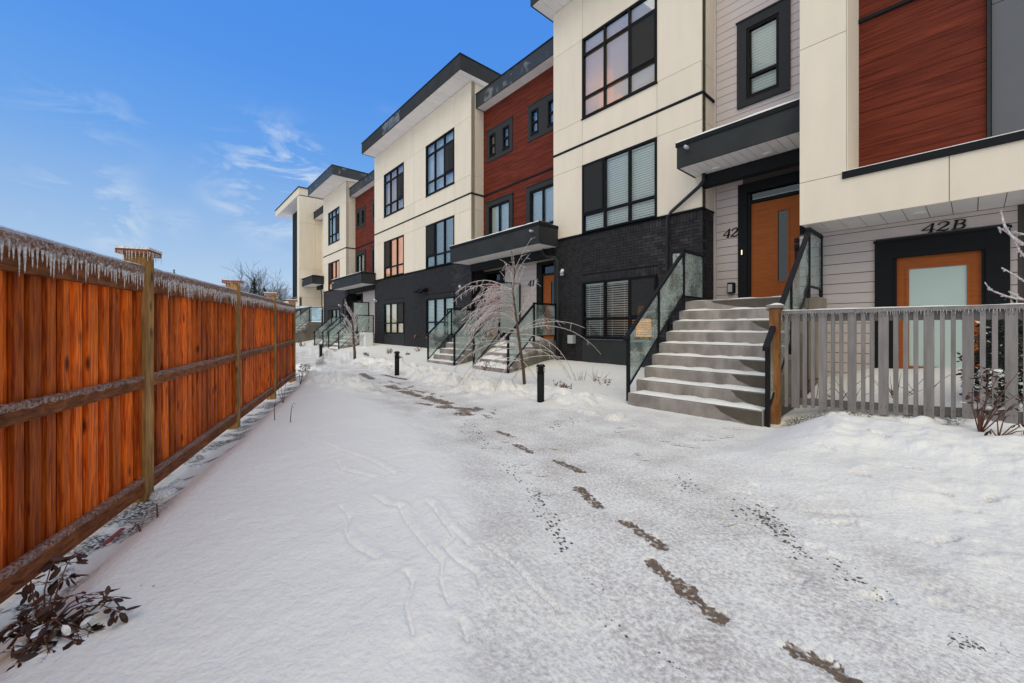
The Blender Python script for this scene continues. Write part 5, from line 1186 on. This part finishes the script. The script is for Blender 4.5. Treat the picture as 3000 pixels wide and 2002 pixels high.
# close iced branches entering at the right
ob = thing('iced_branch', 'ice-coated reddish branches reaching in from the right edge', 'branch', at_d(3080, 760, 2.6)); bb = MB(); ii = MB()
for pl in ([(3120, 780), (3040, 745), (2975, 700), (2940, 675), (2922, 668)], [(2990, 720), (2960, 690), (2942, 660), (2932, 620)], [(3120, 860), (3050, 840), (3000, 825), (2960, 800), (2935, 785)], [(3090, 900), (3000, 880), (2950, 870), (2900, 850), (2885, 828)], [(3060, 800), (3010, 760), (2985, 735), (2975, 700)], [(3110, 720), (3060, 700), (3010, 690), (2960, 680)], [(3060, 900), (3010, 885), (2980, 870), (2955, 855)]):
    pts = [np.array(at_d(a, b, 2.6+.04*i)) for i, (a, b) in enumerate(pl)]; bb.tube(pts, [.006, .005, .0045, .003, .002][:len(pts)], 5)
    for i in range(len(pts)-1):
        for q in range(3):
            c = pts[i]+(pts[i+1]-pts[i])*rng.rand(); e = c+rng.normal(0, .012, 3); bb.tube([c, e], [.002, .0015], 4); ii.tube([c, (c+e)/2, e], [.005, .006, .002], 6)
    ii.tube([q+np.array((0, 0, .002)) for q in pts], [.0080, .0065, .0065, .005, .003][:len(pts)], 6)
bb.build('branches', mat('pink_bark', (.28, .12, .09), .6), ob, smooth=True); ii.build('branch_ice', M['icicle'], ob, smooth=True)

# ------------------------------------------------------------------ stones, ice pieces on the ground
st = MB()
def stone(x, y, r, z=None):
    z = gh(x, y) if z is None else z; k = 6; V = []
    for ring, (rr, zz) in enumerate(((.7, -.1), (1, .25), (.6, .65))):
        for j in range(k):
            a_ = 6.283*j/k+ring*.4; q = r*rr*random.uniform(.8, 1.15); V.append((x+q*math.cos(a_), y+q*math.sin(a_)*.8, z+zz*r))
    F = [(i*k+j, i*k+(j+1) % k, (i+1)*k+(j+1) % k, (i+1)*k+j) for i in range(2) for j in range(k)]+[tuple(range(2*k, 3*k))]
    st.add(V, F)
cl = [((1370,1230),(1420,1290),26,.018), ((1400,1285),(1440,1300),10,.018), ((1560,1425),(1660,1600),70,.016), ((1480,1340),(1530,1410),20,.015), ((1610,1240),(1690,1235),22,.018), ((2130,1455),(2190,1500),16,.016), ((2215,1490),(2320,1560),60,.017), ((2310,1580),(2360,1600),16,.014), ((2430,1610),(2480,1640),8,.014), ((2450,1660),(2520,1690),14,.014), ((1985,1385),(2030,1425),26,.014), ((1700,1680),(1800,1700),6,.012), ((1930,1880),(2030,1960),7,.010), ((1760,1790),(1830,1830),3,.012), ((1640,1210),(1680,1225),14,.015), ((2560,1710),(2640,1740),12,.010), ((2780,1840),(2880,1880),14,.012), ((2290,1590),(2320,1620),5,.012),
      ((2190,1460),(2260,1500),14,.015), ((1340,1225),(1380,1260),14,.015)]
PTS = []
for (a, b, n_, r) in cl:
    for i in range(int(n_*1.7)):
        f = random.random(); px = a[0]+(b[0]-a[0])*f+random.gauss(0, 9); py = a[1]+(b[1]-a[1])*f+random.gauss(0, 6); PTS.append((*gp(px+random.gauss(0, 10), py+random.gauss(0, 7), .03), r*random.choice((.25, .35, .45, .6, .8))))
PX = np.array([p[0] for p in PTS]); PY = np.array([p[1] for p in PTS]); HZs = ground_h(PX, PY)[0]
for (x, y, r), z in zip(PTS, HZs): stone(x, y, r, float(z)-r*.3)
so = st.build('gravel', M['stone'], None, smooth=False); tag(so, 'dark pebbles scattered in the snow along both edges of the path', 'gravel', kind='stuff')
ILAB = {2: 'broad square slab of ice halfway between stairs and footprints', 5: 'longest rounded ice strip lying in front of the wide stairs', 6: 'thin straight ice strip nearest the bottom step', 7: 'long strip of ice by the edge of the right snow drift', 14: 'lone ice strip farthest right, in the middle of the trodden path'}
ICE = [(1620, 1312, .11, .03, .5), (1640, 1345, .09, .02, .2), (1870, 1328, .09, .07, 1.2), (1890, 1345, .08, .02, .3), (1945, 1290, .12, .035, .6), (2008, 1305, .30, .04, .55), (2065, 1287, .28, .02, 0.0), (2130, 1278, .24, .035, -.35), (1545, 1380, .07, .05, .3), (1535, 1358, .09, .03, -.2), (1590, 1390, .10, .02, .1), (1480, 1290, .10, .04, .2), (1570, 1435, .07, .02, -.1), (1600, 1445, .08, .025, .3), (2140, 1530, .12, .02, -.4), (1455, 1310, .12, .05, .3), (2160, 1255, .09, .02, 0), (2125, 1252, .08, .02, .1), (1820, 1250, .08, .03, .1), (1855, 1245, .06, .03, .2), (1810, 1262, .09, .03, .0), (2080, 1275, .08, .03, .6)]
wds = ['thin', 'broken', 'flat', 'long', 'chunky']
for i, (px, py, l, w, an) in enumerate(ICE):
    x, y = gp(px, py, .02); z = gh(x, y); th = math.atan2(ST, CT)+an*-1+math.pi*0
    b = MB(); c_, s_ = math.cos(an*-1+.854), math.sin(an*-1+.854); ax = (c_, s_, 0); ay = (-s_, c_, 0); b.obox((x, y, z+.012), ax, ay, (0, 0, 1), l/2*.8, w/2*.7, .006)
    if w < .045: b.obox((x, y, z+.020), ax, ay, (0, 0, 1), l/2*.97, .005, .008)
    o = b.build('ice_piece', M['iceblock']); tag(o, ILAB.get(i, 'small broken strip of ice on the trodden snow'), 'ice', 'fallen ice strips on the path')
# red marker and stones at the fence foot
x, y = gp(335, 1565, -.03); o = piece('marker_board', M['orangepaint'], None, x-.10, x+.10, y-.012, y+.012, gh(x, y)-.005, gh(x, y)+.012, rotz=FROT); tag(o, 'thin red strip lying in the snow under the cedar fence by the first post', 'board')
for k, (px, py, r) in enumerate(((480, 1430, .10), (520, 1400, .07), (570, 1350, .07), (860, 1060, .1))):
    x, y = gp(px, py, .02); o = MB().lathe((x, y, gh(x, y)-.03), [(r*.7, 0), (r, r*.35), (r*.8, r*.7), (r*.3, r*.85)], 9).build('rock', M['iceblock'], None, smooth=True); tag(o, ('largest pale rock right of the first fence post foot', 'second pale rock along the fence foot', 'third and smaller rock farther along the fence foot', 'pale rock at the far end of the cedar fence')[k], 'rock')

# ------------------------------------------------------------------ far trees and hill
def fir(label, px, ytop, t, h, wd):
    p = at_d(px, ytop, t); top = p[2]; o = thing('fir_tree', label, 'tree', (p[0], p[1], top-h)); b = MB()
    n_ = 900
    for i in range(n_):
        f = rng.rand()**.7; a_ = rng.uniform(0, 6.283); rr = wd*f*rng.uniform(.55, 1.15)*(0.75+.25*math.sin(f*40)); z = top-f*h; L_ = .05*h*rng.uniform(.5, 1.2)
        q = np.array((p[0]+rr*math.cos(a_), p[1]+rr*math.sin(a_), z)); d = np.array((math.cos(a_), math.sin(a_), -.35)); s_ = np.array((-math.sin(a_), math.cos(a_), 0))
        b.add([q-d*L_*.6, q+s_*L_*.35, q+d*L_*.6, q-s_*L_*.35], [(0, 1, 2, 3)])
    b.build('crown', M['farfir'], o); MB().tube([(p[0], p[1], top-h*1.1), (p[0], p[1], top)], [.02*h, .003*h], 6).build('trunk', M['farbark'], o)
fir('small dark conifer top above the fence, alone in the sky', 510, 790, 80, 8, 1.9)
fir('conifer left in the group beyond the fence end', 745, 812, 36, 7, 1.6); fir('conifer right in the group beyond the fence end', 800, 855, 35, 5, 1.5); fir('conifer in the middle of the group beyond the fence end', 775, 842, 36, 6, 1.7)
def bare(label, px, ytop, t, h, seed, spread):
    r_ = np.random.RandomState(seed); p = at_d(px, ytop, t); top = p[2]; base = np.array((p[0], p[1], top-h)); o = thing('bare_deciduous_tree', label, 'tree', tuple(base)); b = MB(); b.tube([base, base+np.array((0, 0, h*.6))], [.02*h, .008*h], 6); b.build('trunk', M['farbark'], o); b = MB()
    def grow(q, d, l, r, dep):
        d = d/np.linalg.norm(d); e = q+d*l; m_ = (q+e)/2+r_.normal(0, .04*l, 3); b.tube([q, m_, e], [r, r*.8, r*.5], 3, cap=False)
        if dep:
            for k in range(4): grow(q+(e-q)*r_.uniform(.35, 1), d+r_.normal(0, .42, 3)+np.array((0, 0, .22)), l*r_.uniform(.5, .8), r*.55, dep-1)
    for i in range(9): a_ = r_.uniform(0, 6.28); grow(base+np.array((0, 0, h*r_.uniform(.2, .55))), np.array((math.cos(a_)*spread, math.sin(a_)*spread, 1.0)), h*.32, .006*h, 3)
    b.build('branches', M['farbark'], o)
bare('bare tree above the fence end, tallest crown', 775, 790, 40, 7.0, 3, .55)
bare('bare tree just left of the farthest townhouse', 840, 850, 38, 5.0, 8, .6)
bare('thin bare tree right of the second fence post cap', 718, 812, 45, 6.0, 12, .3)
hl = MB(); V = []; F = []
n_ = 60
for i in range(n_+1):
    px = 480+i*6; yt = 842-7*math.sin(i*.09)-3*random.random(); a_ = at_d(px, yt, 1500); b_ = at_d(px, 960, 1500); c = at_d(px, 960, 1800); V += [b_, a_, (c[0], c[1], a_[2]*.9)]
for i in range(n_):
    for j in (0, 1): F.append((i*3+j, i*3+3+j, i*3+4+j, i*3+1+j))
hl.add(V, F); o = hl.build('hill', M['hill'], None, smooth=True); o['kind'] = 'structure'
